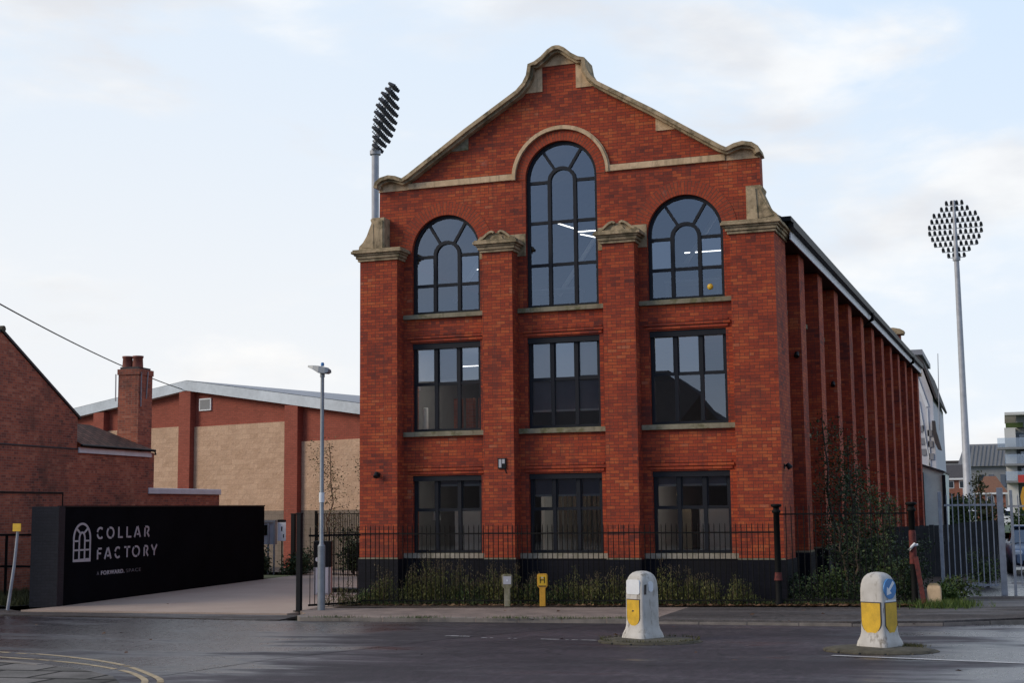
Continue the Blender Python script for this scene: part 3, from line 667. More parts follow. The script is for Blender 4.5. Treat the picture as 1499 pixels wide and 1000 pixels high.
def rect_window(bay, z0, z1, zt, head, vents=()):
    cx = CX[bay]; a, b = cx-HW+0.002, cx+HW-0.002
    mb = MB(); t = 0.075
    mb.box(a, a+t, FY0, FY1, z0, z1); mb.box(b-t, b, FY0, FY1, z0, z1)
    mb.box(a+t, b-t, FY0, FY1, z0, z0+t); mb.box(a+t, b-t, FY0, FY1, z1-t-0.01, z1)
    for k in (1, 2):
        x = a+(b-a)*k/3; mb.box(x-0.045, x+0.045, FY0-0.015, FY1, z0+t, z1-t-0.01)
    for k in range(3):
        x0 = a+(b-a)*k/3+(0.045 if k else t); x1 = a+(b-a)*(k+1)/3-(0.045 if k < 2 else t)
        mb.box(x0, x1, FY0+0.004, FY1, zt-0.04, zt+0.04)
        mb.box(x0, x0+0.03, FY0+0.02, FY1, zt+0.04, z1-t-0.01); mb.box(x1-0.03, x1, FY0+0.02, FY1, zt+0.04, z1-t-0.01)
    mb.box(a, b, FY0-0.07, FY0+0.0, z1-head, z1-0.004)
    win = mb.build('window', M['frame'], FW)
    g_ = ([a, a+(b-a)/3, a+2*(b-a)/3, b], [z0, zt, z1])
    panes(*g_, skip=vents).build('glass_pane', M['glass'], win)
    for v_ in vents: panes(*g_, only=(v_,)).build('vent_pane', M['glass_vent'], win)
    return win
def arch_window(bay, zb, zc, transoms, full, zi, vents=()):
    cx = CX[bay]; r = HW-0.002; t = 0.08; mb = MB()
    op = [(cx+r, zb)]+arc(cx, zc, r, 0, pi, 36)+[(cx-r, zb)]
    mb.ribbon(op, 0.0, -t, FY0, FY1)     # outer frame: left normal points outwards on this path
    mb.box(cx-r+t, cx+r-t, FY0, FY1, zb, zb+t)
    ri = 0.345
    ip = [(cx+ri, zb+t)]+arc(cx, zi, ri, 0, pi, 20)+[(cx-ri, zb+t)]
    mb.ribbon(ip, 0.045, -0.045, FY0-0.012, FY1)
    for z in transoms:
        for s in (-1, 1):
            x0, x1 = sorted((cx+s*(ri+0.045), cx+s*(r-t+0.02))); mb.box(x0, x1, FY0+0.003, FY1, z-0.038, z+0.038)
        if z in full: mb.box(cx-ri+0.045, cx+ri-0.045, FY0+0.003, FY1, z-0.038, z+0.038)
    for s in (-1, 1):
        an = radians(58); p = (cx+s*(ri+0.03)*cos(an), (FY0+FY1)/2, zi+(ri+0.03)*sin(an))
        q = (cx+s*(r-0.05)*cos(radians(55)), (FY0+FY1)/2, zc+(r-0.05)*sin(radians(55)))
        mb.bar(p, q, 0.07, FY1-FY0-0.006, up=(0, 1, 0))
    win = mb.build('window', M['frame'], FW)
    g_ = ([cx-r, cx-ri, cx+ri, cx+r], [zb]+list(transoms)+[zc+r])
    panes(*g_, skip=vents).build('glass_pane', M['glass'], win)
    for v_ in vents: panes(*g_, only=(v_,)).build('vent_pane', M['glass_vent'], win)
    sill(win, bay, zb-0.12, zb); return win
wTL = arch_window(0, 7.55, 9.235, (8.33, 9.11), (8.33,), 9.13, ((0, 1), (2, 1)))
wTC = arch_window(1, 7.55, 10.945, (8.67, 9.79, 10.86), (8.67, 9.79), 10.86)
wTR = arch_window(2, 7.55, 9.235, (8.33, 9.11), (8.33,), 9.13, ((0, 1), (2, 1)))
wM = [rect_window(b, 4.44, 6.78, 5.70, 0.15, vt) for b, vt in enumerate((((0, 1), (2, 1)), ((1, 1),), ((0, 1), (1, 1))))]
wG = [rect_window(b, 1.29, 3.29, 2.40, 0.14) for b in range(3)]
for b in range(3):
    sill(wM[b], b, 4.31, 4.44); sill(wG[b], b, ZP+0.004, 1.29, 'gf_sill', 0.07)
BY = WY+0.24
def blind(win, bay, k, z0, z1):
    a = CX[bay]-HW; w3 = 2*HW/3
    o = MB().box(a+w3*k+0.03, a+w3*(k+1)-0.03, BY, BY+0.012, z0, z1).build('blind', M['blind'], win)
    MB().box(a+w3*k+0.03, a+w3*(k+1)-0.03, BY-0.012, BY-0.002, z0-0.03, z0+0.022).build('blind_rail', M['white'], win)
for k in range(3): blind(wM[1], 1, k, 4.90, 6.7)
blind(wM[0], 0, 1, 5.80, 6.7); 
for k in range(3):
    blind(wG[1], 1, k, 2.74, 3.25); blind(wG[2], 2, k, 2.95, 3.25)
    if k: blind(wG[0], 0, k, 3.04, 3.25)
st = MB().lathe([(0.0, 0), (0.075, 0.001), (0.075, 0.006), (0, 0.007)], n=20).build('sticker', M['yellow'], wTR, local=True)
st.rotation_euler = (pi/2, 0, 0); st.location = (3.80, GY-0.002, 7.84)
# interior
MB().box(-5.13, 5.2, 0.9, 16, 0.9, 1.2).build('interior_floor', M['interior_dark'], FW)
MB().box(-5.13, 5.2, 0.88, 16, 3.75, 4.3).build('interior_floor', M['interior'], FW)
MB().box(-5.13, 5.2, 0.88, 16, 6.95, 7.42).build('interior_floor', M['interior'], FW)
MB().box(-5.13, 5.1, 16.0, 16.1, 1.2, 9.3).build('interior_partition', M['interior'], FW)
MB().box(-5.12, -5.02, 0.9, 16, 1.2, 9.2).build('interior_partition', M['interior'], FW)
for x in (-1.6, 1.6):
    MB().box(x-0.05, x+0.05, 3.5, 15.9, 1.2, 3.74).build('interior_partition', M['interior_white'], FW)
MB().box(-3.42, -2.25, 1.5, 1.56, 1.2, 2.42).build('interior_screen', M['interior_white'], FW)
MB().box(3.2, 4.6, 1.45, 1.5, 1.2, 2.36).build('interior_screen', M['interior_white'], FW)
mb = MB()
for i in range(12): mb.box(-0.45+i*0.13, -0.38+i*0.13, 1.3+0.03*(i % 2), 1.36+0.03*(i % 2), 1.2, 3.4)
mb.build('curtain', M['curtain'], FW)
MB().box(2.70, 2.95, 1.62, 1.68, 1.2, 2.36).build('curtain', M['curtain'], FW)
for x in (-3.25, -2.9, -2.55): MB().box(x-0.10, x+0.10, 1.3, 1.5, 4.3, 5.35).build('interior_column', M['far_brick'], FW)
for (x0, x1, y, z) in ((-3.9, -2.3, 4.2, 9.35), (2.4, 4.2, 4.2, 9.4), (-1.0, 1.0, 5.0, 10.4), (2.3, 4.1, 2.6, 3.36), (2.2, 3.0, 4.4, 3.3), (-4.4, -2.6, 3.2, 3.40), (-1.2, 0.8, 3.6, 3.3), (-4.2, -2.6, 4.0, 6.5)):
    MB().box(x0, x1, y, y+0.05, z, z+0.022).build('strip_and_fill_light', M['strip'], FW)
for a, b in (((-0.9, 2.2, 10.2), (-0.55, 3.6, 10.2)), ((0.0, 2.2, 9.75), (0.75, 3.8, 9.75))):
    MB().bar(a, b, 0.04, 0.02).build('strip_and_fill_light', M['strip'], FW)
for cx in CX:
    for y in (1.05, 2.6):
        MB().box(cx-0.75, cx+0.75, y, y+0.3, 6.925, 6.948).build('strip_and_fill_light', M['office_fill'], FW)  # fill panel added near the window head to lift the dark interior
        MB().box(cx-0.75, cx+0.75, y, y+0.3, 3.725, 3.748).build('strip_and_fill_light', M['ground_fill'], FW)  # same added fill, unseen above the ground floor windows
for x in (-3.2, 0.0, 3.2):      # roof trusses of the top floor
    MB().bar((x-1.2, 4.0, 8.4), (x+0.6, 4.0, 11.0), 0.08, 0.10).bar((x+0.6, 4.0, 11.0), (x+1.2, 4.0, 8.8), 0.08, 0.10).build('roof_truss', M['interior_white'], FW)
MB().lathe([(0.0, 0), (0.05, 0.0), (0.06, 0.12), (0.05, 0.28), (0.0, 0.28)], (2.72, 1.3, 2.60), 12).build('pendant_light', M['bulb'], FW)
# roof, eaves, gutters
def gable_roof():
    mb = MB()
    mb.add([S((0.22, 0.9, 9.42)), S((0.22, 41, 9.42)), (0, 41, 13.2), (0, 0.9, 13.2)], [(0, 1, 2, 3)])
    mb.add([S((0.22, 0.9, 9.34)), S((0.22, 41, 9.34)), (0, 41, 13.1), (0, 0.9, 13.1)], [(3, 2, 1, 0)])
    mb.add([(-5.8, 0.9, 9.42), (-5.8, 41, 9.42), (0, 41, 13.2), (0, 0.9, 13.2)], [(3, 2, 1, 0)])
    return mb.build('roof', M['slate'], FW)
gable_roof()
MB().box(-0.46, 0.16, 1.62, 41, 9.05, 9.10, S).build('soffit', M['black'], FW)
MB().box(0.16, 0.19, 1.30, 40.6, 9.02, 9.25, S).build('fascia', M['fascia'], FW)
mb = MB(); mb.box(0.195, 0.33, 0.95, 40.6, 9.26, 9.38, S); mb.box(0.05, 0.30, 0.75, 40.8, 9.385, 9.50, S)
mb.build('gutter', M['black'], FW)
for s, n in ((17.95, 1), (34.57, 2)):
    pts = [S((0.30, s, 9.28)), S((0.30, s, 9.05)), S((-0.10, s+0.05, 8.75)), S((-0.10, s+0.05, 0.3))]
    MB().tube(pts, 0.075, 8).build('downpipe', M['black'], FW)
for k in range(-1, NS-1):
    s = 4.44+SP*k
    for z in (4.31, 7.43): MB().box(-0.47, -0.33, max(s, 1.55)+0.01, s+SP-0.86, z, z+0.12, S).build('side_sill', M['sill'], FW)
# rear gable kneeler
mb = MB().box(4.75, 5.75, 40.9, 41.45, 9.4, 11.15); mb.build('rear_kneeler', M['brick'], FW)
mb = MB().prism([(4.6, 11.152), (5.9, 11.152), (5.95, 11.30), (5.75, 11.42), (5.4, 11.5), (5.0, 11.46), (4.6, 11.3)], 40.75, 41.6); mb.build('rear_coping', M['stone_dark'], FW)
mb = MB().prism([(5.76, 9.4), (5.76, 10.4), (5.95, 10.2), (6.25, 9.5), (6.3, 9.4)], 40.9, 41.45); mb.build('rear_scroll', M['stone_dark'], FW)
mb = MB().box(-0.16, 0.14, 40.9, 41.5, 8.95, 9.2, S); mb.build('rear_cornice', M['stone'], FW)
# things fixed to the factory
def spot(loc, label, rz=0.0):
    t = thing('wall_spotlight', label, 'wall light', loc, rz, 'small wall lights on the factory')
    MB().box(-0.05, 0.05, -0.02, 0.0, -0.06, 0.06).build('bracket', M['black'], t, local=True)
    MB().tube([(0, -0.02, 0), (0, -0.09, 0.02)], 0.02, 6).build('arm', M['black'], t, local=True)
    MB().tube([(0, -0.07, 0.06), (0, -0.15, -0.05)], [0.055, 0.07], 10).build('lamp_head', M['black'], t, local=True)
spot((-4.97, 0, 3.32), 'small black wall light on the left corner pier above the railings')
spot(S((0.0, 0.35, 3.35)), 'small black wall light on the right corner pier near its edge', pi/2+ang*0)
spot(S((-0.12, 3.59, 6.35)), 'small wall light on the first narrow pier of the side wall', 0.0)
spot(S((-0.12, 10.24, 6.1)), 'small wall light on the third narrow pier of the side wall', 0.0)
t = thing('wall_plaque', 'small square blue and white plaque in black frame on the left inner pier', 'plaque', (-1.50, 0, 3.42))
MB().box(-0.13, 0.09, -0.035, 0, 0.0, 0.27).build('backplate', M['black'], t, local=True)
MB().box(-0.10, -0.03, -0.041, -0.036, 0.03, 0.24).build('panel', M['lettering'], t, local=True)
MB().box(-0.01, 0.06, -0.041, -0.036, 0.13, 0.24).build('panel', M['lettering'], t, local=True)
mb = MB().tube([(0.05, -0.01, 0.0), (0.09, -0.012, -0.12)], 0.012, 5); mb.build('cable', M['black'], t, local=True)
# things standing just inside the windows
t = thing('white_vase', 'tall white cylinder vase on the sill inside the left first floor window', 'vase', (-3.98, 0.86, 4.32))
MB().lathe([(0.07, 0.16), (0.07, 0.75), (0.06, 0.78), (0.055, 0.78), (0.055, 0.7)], n=14).build('body', M['interior_white'], t, local=True)
t = thing('floor_lamp', 'dark floor lamp with pale shade inside the left ground floor window', 'lamp', (-3.86, 1.3, 1.2))
MB().tube([(0, 0, 0.02), (0, 0, 0.95)], 0.014, 6).build('stem', M['black'], t, local=True)
MB().lathe([(0.12, 0), (0.12, 0.02), (0.02, 0.03)], n=14).build('base', M['black'], t, local=True)
MB().lathe([(0.11, 0.93), (0.08, 1.15)], n=14).build('lamp_shade', M['interior_white'], t, local=True)

def desk(x, y, zf, lab, n):
    t = thing('office_desk', lab, 'desk', (x, y, zf), 0, 'desks behind the top windows')
    MB().box(-0.7, 0.7, -0.35, 0.35, 0.70, 0.74).build('desk_top', M['interior_white'], t, local=True)
    for sx in (-0.65, 0.65): MB().box(sx-0.03, sx+0.03, -0.3, 0.3, 0.0, 0.70).build('leg', M['interior'], t, local=True)
    for k in range(n):
        xm = -0.35+0.7*k
        mo = thing('monitor', 'dark computer monitor number %s on the desk' % k, 'monitor', (x+xm, y, zf+0.74)) if False else None
        MB().box(xm-0.27, xm+0.27, -0.03, 0.0, 0.86, 1.22).box(xm-0.03, xm+0.03, 0.0, 0.04, 0.74, 1.0).build('monitor', M['black'], t, local=True)
desk(-0.55, 1.6, 7.42, 'office desk with dark monitors seen through the tall centre window', 1)
desk(3.2, 1.6, 7.42, 'office desk with dark monitors seen through the right arched window', 2)
# ------------------------------------------------------------------ black sign wall
WA = Vector((-13.29, -2.11, 0)); WT = Vector((-1.64, 13.83, 0)).normalized(); WN = Vector((WT.y, -WT.x, 0))
def Wp(p): q = WA+WT*p[1]+WN*p[0]; return (q.x, q.y, p[2])     # x outwards, y along, z up
t = thing('sign_wall', 'long matt black wall with pale window emblem and lettering beside the driveway', 'wall', tuple(WA))
MB().box(-0.22, 0.0, 0.30, 13.93, -0.05, 2.58, Wp).build('wall_panel', M['signblack'], t)
MB().box(-0.80, 0.004, -0.02, 0.298, -0.05, 2.60, Wp).build('end_pillar', M['charcoal_brick'], t)
MB().box(-0.24, 0.015, 0.30, 13.95, 2.581, 2.62, Wp).build('capping', M['black'], t)
def stroke(mb, pts, wd, closed=False, y0=0.002, y1=0.010):
    # flat stroke in wall coordinates (u, z)
    pts = [Vector((a, b)) for a, b in pts]
    k = len(pts); L = []; Q = []
    for i, p in enumerate(pts):
        a = pts[(i-1) % k] if (closed or i) else p; b = pts[(i+1) % k] if (closed or i < k-1) else p
        d = (b-a).normalized(); n = Vector((-d.y, d.x))
        d1 = (p-a).normalized() if (p-a).length > 1e-6 else d
        c = max(0.5, abs(Vector((-d1.y, d1.x)).dot(n)))
        ww = wd*(1.0+0.35*abs(n.x))/2/c
        L.append(p+n*ww); Q.append(p-n*ww)
    n = k if closed else k-1
    for i in range(n):
        j = (i+1) % k
        P = [Wp((y, q[0], q[1])) for y in (y0, y1) for q in (L[i], L[j], Q[j], Q[i])]
        mb.add(P, [(4, 5, 6, 7), (3, 2, 1, 0), (0, 1, 5, 4), (1, 2, 6, 5), (2, 3, 7, 6), (3, 0, 4, 7)])
# emblem: round headed window
mb = MB(); u0, u1, zb, zt = 0.76, 1.63, 1.135, 2.125; uc = (u0+u1)/2; zs = 1.72; ru = (u1-u0)/2; rz_ = zt-zs
ou = [(u0, zb), (u0, zs)]+[(uc-ru*cos(a), zs+rz_*sin(a)) for a in [pi*i/20 for i in range(1, 20)]]+[(u1, zs), (u1, zb)]
stroke(mb, ou, 0.055, closed=True)
ri = 0.145
inn = [(uc-ri, zb), (uc-ri, 1.72)]+[(uc-ri*cos(a), 1.72+0.17*sin(a)) for a in [pi*i/10 for i in range(1, 10)]]+[(uc+ri, 1.72), (uc+ri, zb)]
stroke(mb, inn, 0.050)
for z in (1.415,): stroke(mb, [(u0, z), (u1, z)], 0.045)
for s in (-1, 1):
    stroke(mb, [(uc+s*ri, 1.66), (uc+s*ru, 1.66)], 0.045)
    stroke(mb, [(uc+s*0.09, 1.86), (uc+s*0.30, 2.00)], 0.05)
mb.build('emblem', M['lettering'], t)
def letter(mb, ch, u0, u1, z0, z1, wd):
    W = u1-u0; H = z1-z0; P = lambda a, b: (u0+a*W, z0+b*H)
    def ell(a0, a1, n=12, cx=0.5, cy=0.5, rx=0.43, ry=0.46): return [P(cx+rx*cos(radians(a0+(a1-a0)*i/n)), cy+ry*sin(radians(a0+(a1-a0)*i/n))) for i in range(n+1)]
    S_ = {
     'C': [ell(48, 168), ell(192, 312)],
     'O': [ell(-55, 110), ell(128, 290)],
     'L': [[P(0.18, 1.0), P(0.18, 0.0)], [P(0.36, 0.06), P(0.95, 0.06)]],
     'A': [[P(0.04, 0.0), P(0.44, 0.96)], [P(0.54, 1.0), P(0.97, 0.0)], [P(0.42, 0.27), P(0.70, 0.27)]],
     'R': [[P(0.14, 0.0), P(0.14, 0.84)], [P(0.2, 0.94), P(0.55, 0.94), P(0.80, 0.85), P(0.84, 0.70), P(0.76, 0.54), P(0.58, 0.47)], [P(0.52, 0.42), P(0.92, 0.0)]],
     'F': [[P(0.16, 0.0), P(0.16, 0.84)], [P(0.24, 0.94), P(0.92, 0.94)], [P(0.32, 0.52), P(0.80, 0.52)]],
     'T': [[P(0.02, 0.94), P(0.36, 0.94)], [P(0.56, 0.94), P(0.98, 0.94)], [P(0.50, 0.84), P(0.50, 0.0)]],
     'Y': [[P(0.03, 1.0), P(0.40, 0.52)], [P(0.97, 1.0), P(0.52, 0.44), P(0.52, 0.0)]],
    }
    for s in S_[ch]: stroke(mb, s, wd)
for ch, (a, b) in zip('COLLAR', [(1.98, 2.37), (2.53, 2.96), (3.17, 3.47), (3.65, 3.98), (4.15, 4.53), (4.76, 5.10)]):
    mb = MB(); letter(mb, ch, a, b, 1.695, 2.01, 0.052); mb.build('letter', M['lettering'], t)
for ch, (a, b) in zip('FACTORY', [(2.0, 2.29), (2.43, 2.81), (3.01, 3.37), (3.56, 3.92), (4.04, 4.51), (4.74, 5.05), (5.23, 5.60)]):
    mb = MB(); letter(mb, ch, a, b, 1.125, 1.44, 0.052); mb.build('letter', M['lettering'], t)
def small_text(body, u0, u1, z, h, off, mat, name):
    cu = bpy.data.curves.new('txt', 'FONT'); cu.body = body; cu.size = 1; cu.offset = off; cu.extrude = 0.004; cu.space_character = 1.15
    o = bpy.data.objects.new('txt', cu); COL.objects.link(o)
    dg = bpy.context.evaluated_depsgraph_get(); me = bpy.data.meshes.new_from_object(o.evaluated_get(dg))
    bpy.data.objects.remove(o); bpy.data.curves.remove(cu)
    xs = [v.co.x for v in me.vertices]; ys = [v.co.y for v in me.vertices]
    x0, x1, y0, y1 = min(xs), max(xs), min(ys), max(ys)
    mb = MB(); mb.add([Wp((0.006+v.co.z, u0+(v.co.x-x0)/(x1-x0)*(u1-u0), z+(v.co.y-y0)/(y1-y0)*h)) for v in me.vertices], [tuple(p.vertices) for p in me.polygons])
    bpy.data.meshes.remove(me)
    mb.build(name, mat, t)
small_text('A', 2.03, 2.15, 0.69, 0.10, 0.0, M['lettering_dim'], 'small_lettering')
small_text('FORWARD.', 2.26, 3.60, 0.685, 0.115, 0.028, M['lettering'], 'bold_lettering')
small_text('SPACE', 3.70, 4.60, 0.69, 0.10, -0.006, M['lettering_dim'], 'small_lettering')

# ------------------------------------------------------------------ brick house on the left, flank towards the drive
HA = Vector((-17.0, 0, 0)); hd = radians(5); HT = Vector((-sin(hd), cos(hd), 0)); HN = Vector((HT.y, -HT.x, 0))
def Hp(p): q = HA+HT*p[1]+HN*p[0]; return (q.x, q.y, p[2])
t = thing('end_terrace_house', 'old red brick end house with steep gable, lean-to and twin pot chimney', 'house', tuple(HA))
MB().prism([(-4.2, 0), (4.08, 0), (4.08, 5.45), (-0.1, 7.72), (-4.2, 5.45)], -9, -0.04, lambda p: Hp((p[1], p[0], p[2]))).build('gable_wall', M['house_brick'], t)
MB().box(-4.5, 0.0, -4.2, 4.0, -0.2, 4.42, Hp).build('lower_wall', M['house_brick'], t)
MB().box(-0.06, 0.02, -4.2, 4.08, 4.425, 4.47, Hp).build('brick_ledge', M['slate'], t)
MB().box(-3.5, 0.0, 4.0, 8.60, -0.2, 4.45, Hp).box(-3.5, -0.1, 8.60, 9.16, -0.2, 4.5, Hp).build('outrigger_wall', M['house_brick'], t)
mb = MB()
for s, y1, z1 in ((1, 4.22, 5.45), (-1, -4.4, 5.45)):
    P = [(0.0, -0.1, 7.83), (0.0, y1, z1+0.03), (-9, y1, z1+0.03), (-9, -0.1, 7.83)]
    Q = [(a, b, c-0.08) for a, b, c in P]
    mb.add([Hp(p) for p in P+Q], [(0, 1, 2, 3), (7, 6, 5, 4), (0, 4, 5, 1), (1, 5, 6, 2), (2, 6, 7, 3)])
mb.build('main_roof', M['slate'], t)
mb = MB().tube([Hp((0.05, -0.1, 7.80)), Hp((-9, -0.1, 7.80))], 0.10, 8); mb.build('ridge_tile', M['moss'], t)
P = [(0.10, 4.12, 4.60), (0.10, 8.72, 4.60), (-1.30, 6.95, 5.40), (-1.30, 4.12, 5.40)]
mb = MB().add([Hp(p) for p in P+[(a, b, c-0.08) for a, b, c in P]+[(-3.4, 8.72, 4.6)]], [(0, 1, 2, 3), (0, 4, 5, 1), (1, 8, 2)])
mb.build('lean_to_roof', M['tile'], t)
MB().box(0.0, 0.05, 4.09, 8.72, 4.33, 4.50, Hp).build('fascia', M['white'], t)
MB().tube([Hp((0.12, 4.09, 4.56)), Hp((0.12, 8.82, 4.56)), Hp((0.11, 8.86, 4.42))], 0.045, 8).build('gutter', M['black'], t)
ch = MB().box(-1.02, -0.22, 8.2, 9.15, 4.4, 7.22, Hp).build('chimney_stack', M['house_brick'], t)
MB().box(-1.05, -0.19, 8.17, 9.18, 7.222, 7.42, Hp).build('chimney_cap', M['house_brick'], ch)
MB().box(-0.98, -0.28, 8.24, 9.11, 7.422, 7.50, Hp).build('chimney_flaunching', M['slate'], ch)
for xo in (-0.83, -0.43):
    c = Hp((xo, 8.48, 7.48)); MB().lathe([(0.19, 0), (0.17, 0.34), (0.195, 0.36), (0.195, 0.42), (0.14, 0.42), (0.14, 0.3)], c, 16).build('chimney_pot', M['terracotta'], ch)
mb = MB()
for a, b in (((-1.1, 8.18, 6.3), (-1.1, 8.16, 7.25)), ((-0.18, 8.3, 6.1), (-0.18, 8.3, 7.3)), ((-0.2, 8.7, 6.4), (-0.17, 8.74, 7.35))): mb.bar(Hp(a), Hp(b), 0.03, 0.03)
mb.build('chimney_wire', M['galv'], ch)
MB().box(0.0, 0.02, -3.0, 3.30, 3.02, 3.07, Hp).build('cable_run', M['black'], t)
MB().box(0.0, 0.02, 3.26, 3.30, 0.5, 3.02, Hp).build('cable_drop', M['black'], t)
t = thing('yard_wall', 'low red brick yard wall with pale coping behind the black wall', 'wall', Hp((0, 11.4, 0)))
MB().box(-0.30, -0.02, 8.61, 14.15, -0.2, 3.05, Hp).build('brickwork', M['house_brick'], t)
MB().box(-0.36, 0.04, 8.61, 14.2, 3.052, 3.26, Hp).build('coping', M['fascia'], t, bevel=0.02)

# ------------------------------------------------------------------ beige block hall behind the drive
SA = Vector((-14.61, 19.88, 0)); ST = Vector((-0.961, 0.275, 0)).normalized(); SN = Vector((ST.y, -ST.x, 0))
if SN.y > 0: SN = -SN
def Sp(p): q = SA+ST*p[0]-SN*p[1]; return (q.x, q.y, p[2])     # x along to the left, y into the building
t = thing('sports_hall', 'low hall of beige split blocks and red brick piers with shallow pale roof', 'hall', Sp((11, 0, 0)))
MB().prism([(-9, 4.9), (4.0, 5.40), (4.6, 6.28), (10.75, 6.34), (22.5, 6.34), (22.5, 6.75), (11.3, 8.35), (-9, 5.2)][::1] if False else [(-9, 0), (22.5, 0), (22.5, 6.9), (11.0, 8.2), (-9, 5.25)], 0.05, 28, Sp).build('brick_wall', M['shed_brick'], t)
for (a, b, z) in ((11.5, 16.9, 6.38), (4.62, 10.70, 6.32), (-2.2, 3.88, 5.40)):
    MB().box(a, b, -0.03, 0.048, 2.42, z, Sp).build('block_panel', M['block'], t)
    MB().box(a, b, -0.05, 0.048, -0.2, 2.418, Sp).build('block_base', M['block_low'], t)
for u, z in ((11.1, 8.1), (4.25, 7.0), (-2.6, 6.0), (17.3, 7.3)):
    MB().box(u-0.40, u+0.38, -0.30, 0.05, -0.2, z, Sp).build('pier', M['shed_brick'], t)
def fasc(a, b):
    P = []
    for (x, z) in (a, b):
        for y in (-0.32, 0.06):
            for dz in (-0.34, 0.12): P.append(Sp((x, y, z+dz)))
    return MB().add(P, [(0, 4, 5, 1), (2, 3, 7, 6), (1, 5, 7, 3), (0, 2, 6, 4), (0, 1, 3, 2), (4, 6, 7, 5)])
fasc((11.0, 8.36), (-9.2, 5.33)).build('fascia', M['shed_fascia'], t); fasc((11.002, 8.36), (22.8, 7.08)).build('fascia', M['shed_fascia'], t)
MB().add([Sp(p) for p in ((11.0, -0.30, 8.50), (-9.2, -0.30, 5.47), (-9.2, 28, 5.47), (11.0, 28, 8.50), (22.8, -0.30, 7.22), (22.8, 28, 7.22))], [(0, 1, 2, 3), (0, 3, 5, 4)]).build('roof', M['zinc'], t)
hw_ = MB().box(9.63, 10.42, -0.02, 0.049, 7.05, 7.62, Sp).build('window', M['white'], t)
MB().box(9.70, 10.35, -0.03, -0.021, 7.11, 7.56, Sp).build('glass_pane', M['flat_grey'], hw_)
# overhead cable
pts = []
A_, B_ = Vector((-10.6, -16.2, 9.4)), Vector(Sp((11.3, -0.3, 8.1)))
for i in range(33):
    k = i/32; p = A_.lerp(B_, k); p.z -= 0.9*4*k*(1-k)*0.55; pts.append(p)
tag(MB().tube(pts, 0.022, 5).build('overhead_cable', M['black'], origin=tuple(B_)), 'thin black overhead cable sagging from upper left to the hall roof', 'cable')

# ------------------------------------------------------------------ left verge: leaning marker, frame fence
t = thing('marker_post', 'thin leaning grey post with small yellow marker plate by the left verge', 'sign', (-13.75, -3.45, -0.03))
MB().tube([(-0.02, 0, 0), (0.13, 0.02, 1.15), (0.20, 0.03, 2.05)], [0.045, 0.04, 0.035], 8).build('post', M['galv'], t, local=True)
MB().box(0.08, 0.33, -0.03, -0.012, 2.0, 2.20).build('plate', M['yellow'], t, local=True)
t = thing('frame_fence', 'dark open metal frame fence against the red house wall', 'fence', (-15.2, -0.9, 0))
mb = MB().box(-18.5, -14.15, -0.93, -0.87, 1.80, 1.86); mb.build('rail', M['iron'], t)
MB().box(-18.5, -14.15, -0.93, -0.87, 0.93, 0.99).build('rail', M['iron'], t)
for x in (-15.95, -14.17): MB().box(x-0.03, x+0.03, -0.925, -0.875, -0.05, 1.799).build('post', M['iron'], t)

# ------------------------------------------------------------------ lamp post, gate, pedestal
t = thing('street_lamp', 'tall grey steel street lamp with flat tapered head at the kerb', 'street lamp', (-5.45, -2.25, 0))
MB().tube([(0, 0, 0), (0, 0, 1.55)], 0.095, 16).build('base_column', M['lampgrey'], t, local=True)
MB().tube([(0, 0, 1.55), (0, 0, 1.62), (0, 0, 5.78)], [0.095, 0.056, 0.045], 14).build('pole', M['lampgrey'], t, local=True)
MB().tube([(0, 0, 2.62), (0, 0, 2.86)], 0.066, 12).build('label_band', M['white'], t, local=True)
mb = MB(); secs = []
for x, hw, z0, z1 in ((0.20, 0.10, 5.83, 5.90), (0.12, 0.13, 5.80, 5.96), (-0.05, 0.145, 5.82, 6.0), (-0.22, 0.12, 5.92, 6.02), (-0.38, 0.06, 5.985, 6.03)):
    secs.append([(x, -hw, z0), (x, hw, z0), (x, hw*0.8, z1), (x, -hw*0.8, z1)])
mb.loft([s[::-1] for s in secs], False); mb.build('lamp_head', M['lampgrey'], t, local=True, bevel=0.01)
MB().tube([(0, 0, 5.72), (0.0, 0, 5.84)], 0.06, 10).build('collar', M['lampgrey'], t, local=True)
MB().lathe([(0.04, 0), (0.045, 0.05), (0.03, 0.09)], (0.0, 0, 6.0), 10).build('sensor', M['blue'], t, local=True)
def square_post(loc, h, wd, label, cat='post', cap=True):
    t = thing('gate_post', label, cat, loc)
    MB().box(-wd/2, wd/2, -wd/2, wd/2, 0, h).build('post', M['black'], t, local=True, bevel=0.008)
    MB().box(-wd/2-0.01, wd/2+0.01, -wd/2-0.01, wd/2+0.01, h, h+0.03).build('cap', M['black'], t, local=True)
    MB().box(-wd/2-0.05, wd/2+0.05, -wd/2-0.05, wd/2+0.05, 0.0, 0.02).build('base_plate', M['black'], t, local=True)
    return t
square_post((-5.95, -2.45, -0.02), 2.36, 0.12, 'near black square gate post beside the street lamp')
square_post((-16.15, 16.2, -0.03), 2.3, 0.16, 'far black square gate post at the end of the driveway')
t = thing('entry_gate', 'short black barred gate leaf beside the street lamp', 'gate', (-5.5, -1.6, 0))
a, b = Vector((-5.88, -2.1, 0)), Vector((-5.06, -0.85, 0))
mb = MB()
for z in (0.10, 1.80): mb.bar((a.x, a.y, z), (b.x, b.y, z), 0.012 if z > 1 else 0.03, 0.05)
for i in range(11):
    p = a.lerp(b, (i+0.3)/11); mb.tube([(p.x, p.y, 0.10), (p.x, p.y, 2.0)], 0.011, 5)
mb.build('barred_leaf', M['iron'], t)
t = thing('entry_pedestal', 'black and pale grey entry box with round white badge behind the lamp post', 'entry box', (-8.55, 3.9, -0.03), 0.33)
MB().box(-0.25, 0.25, -0.16, 0.16, 0, 0.80).build('base', M['lettering'], t, local=True, bevel=0.01)
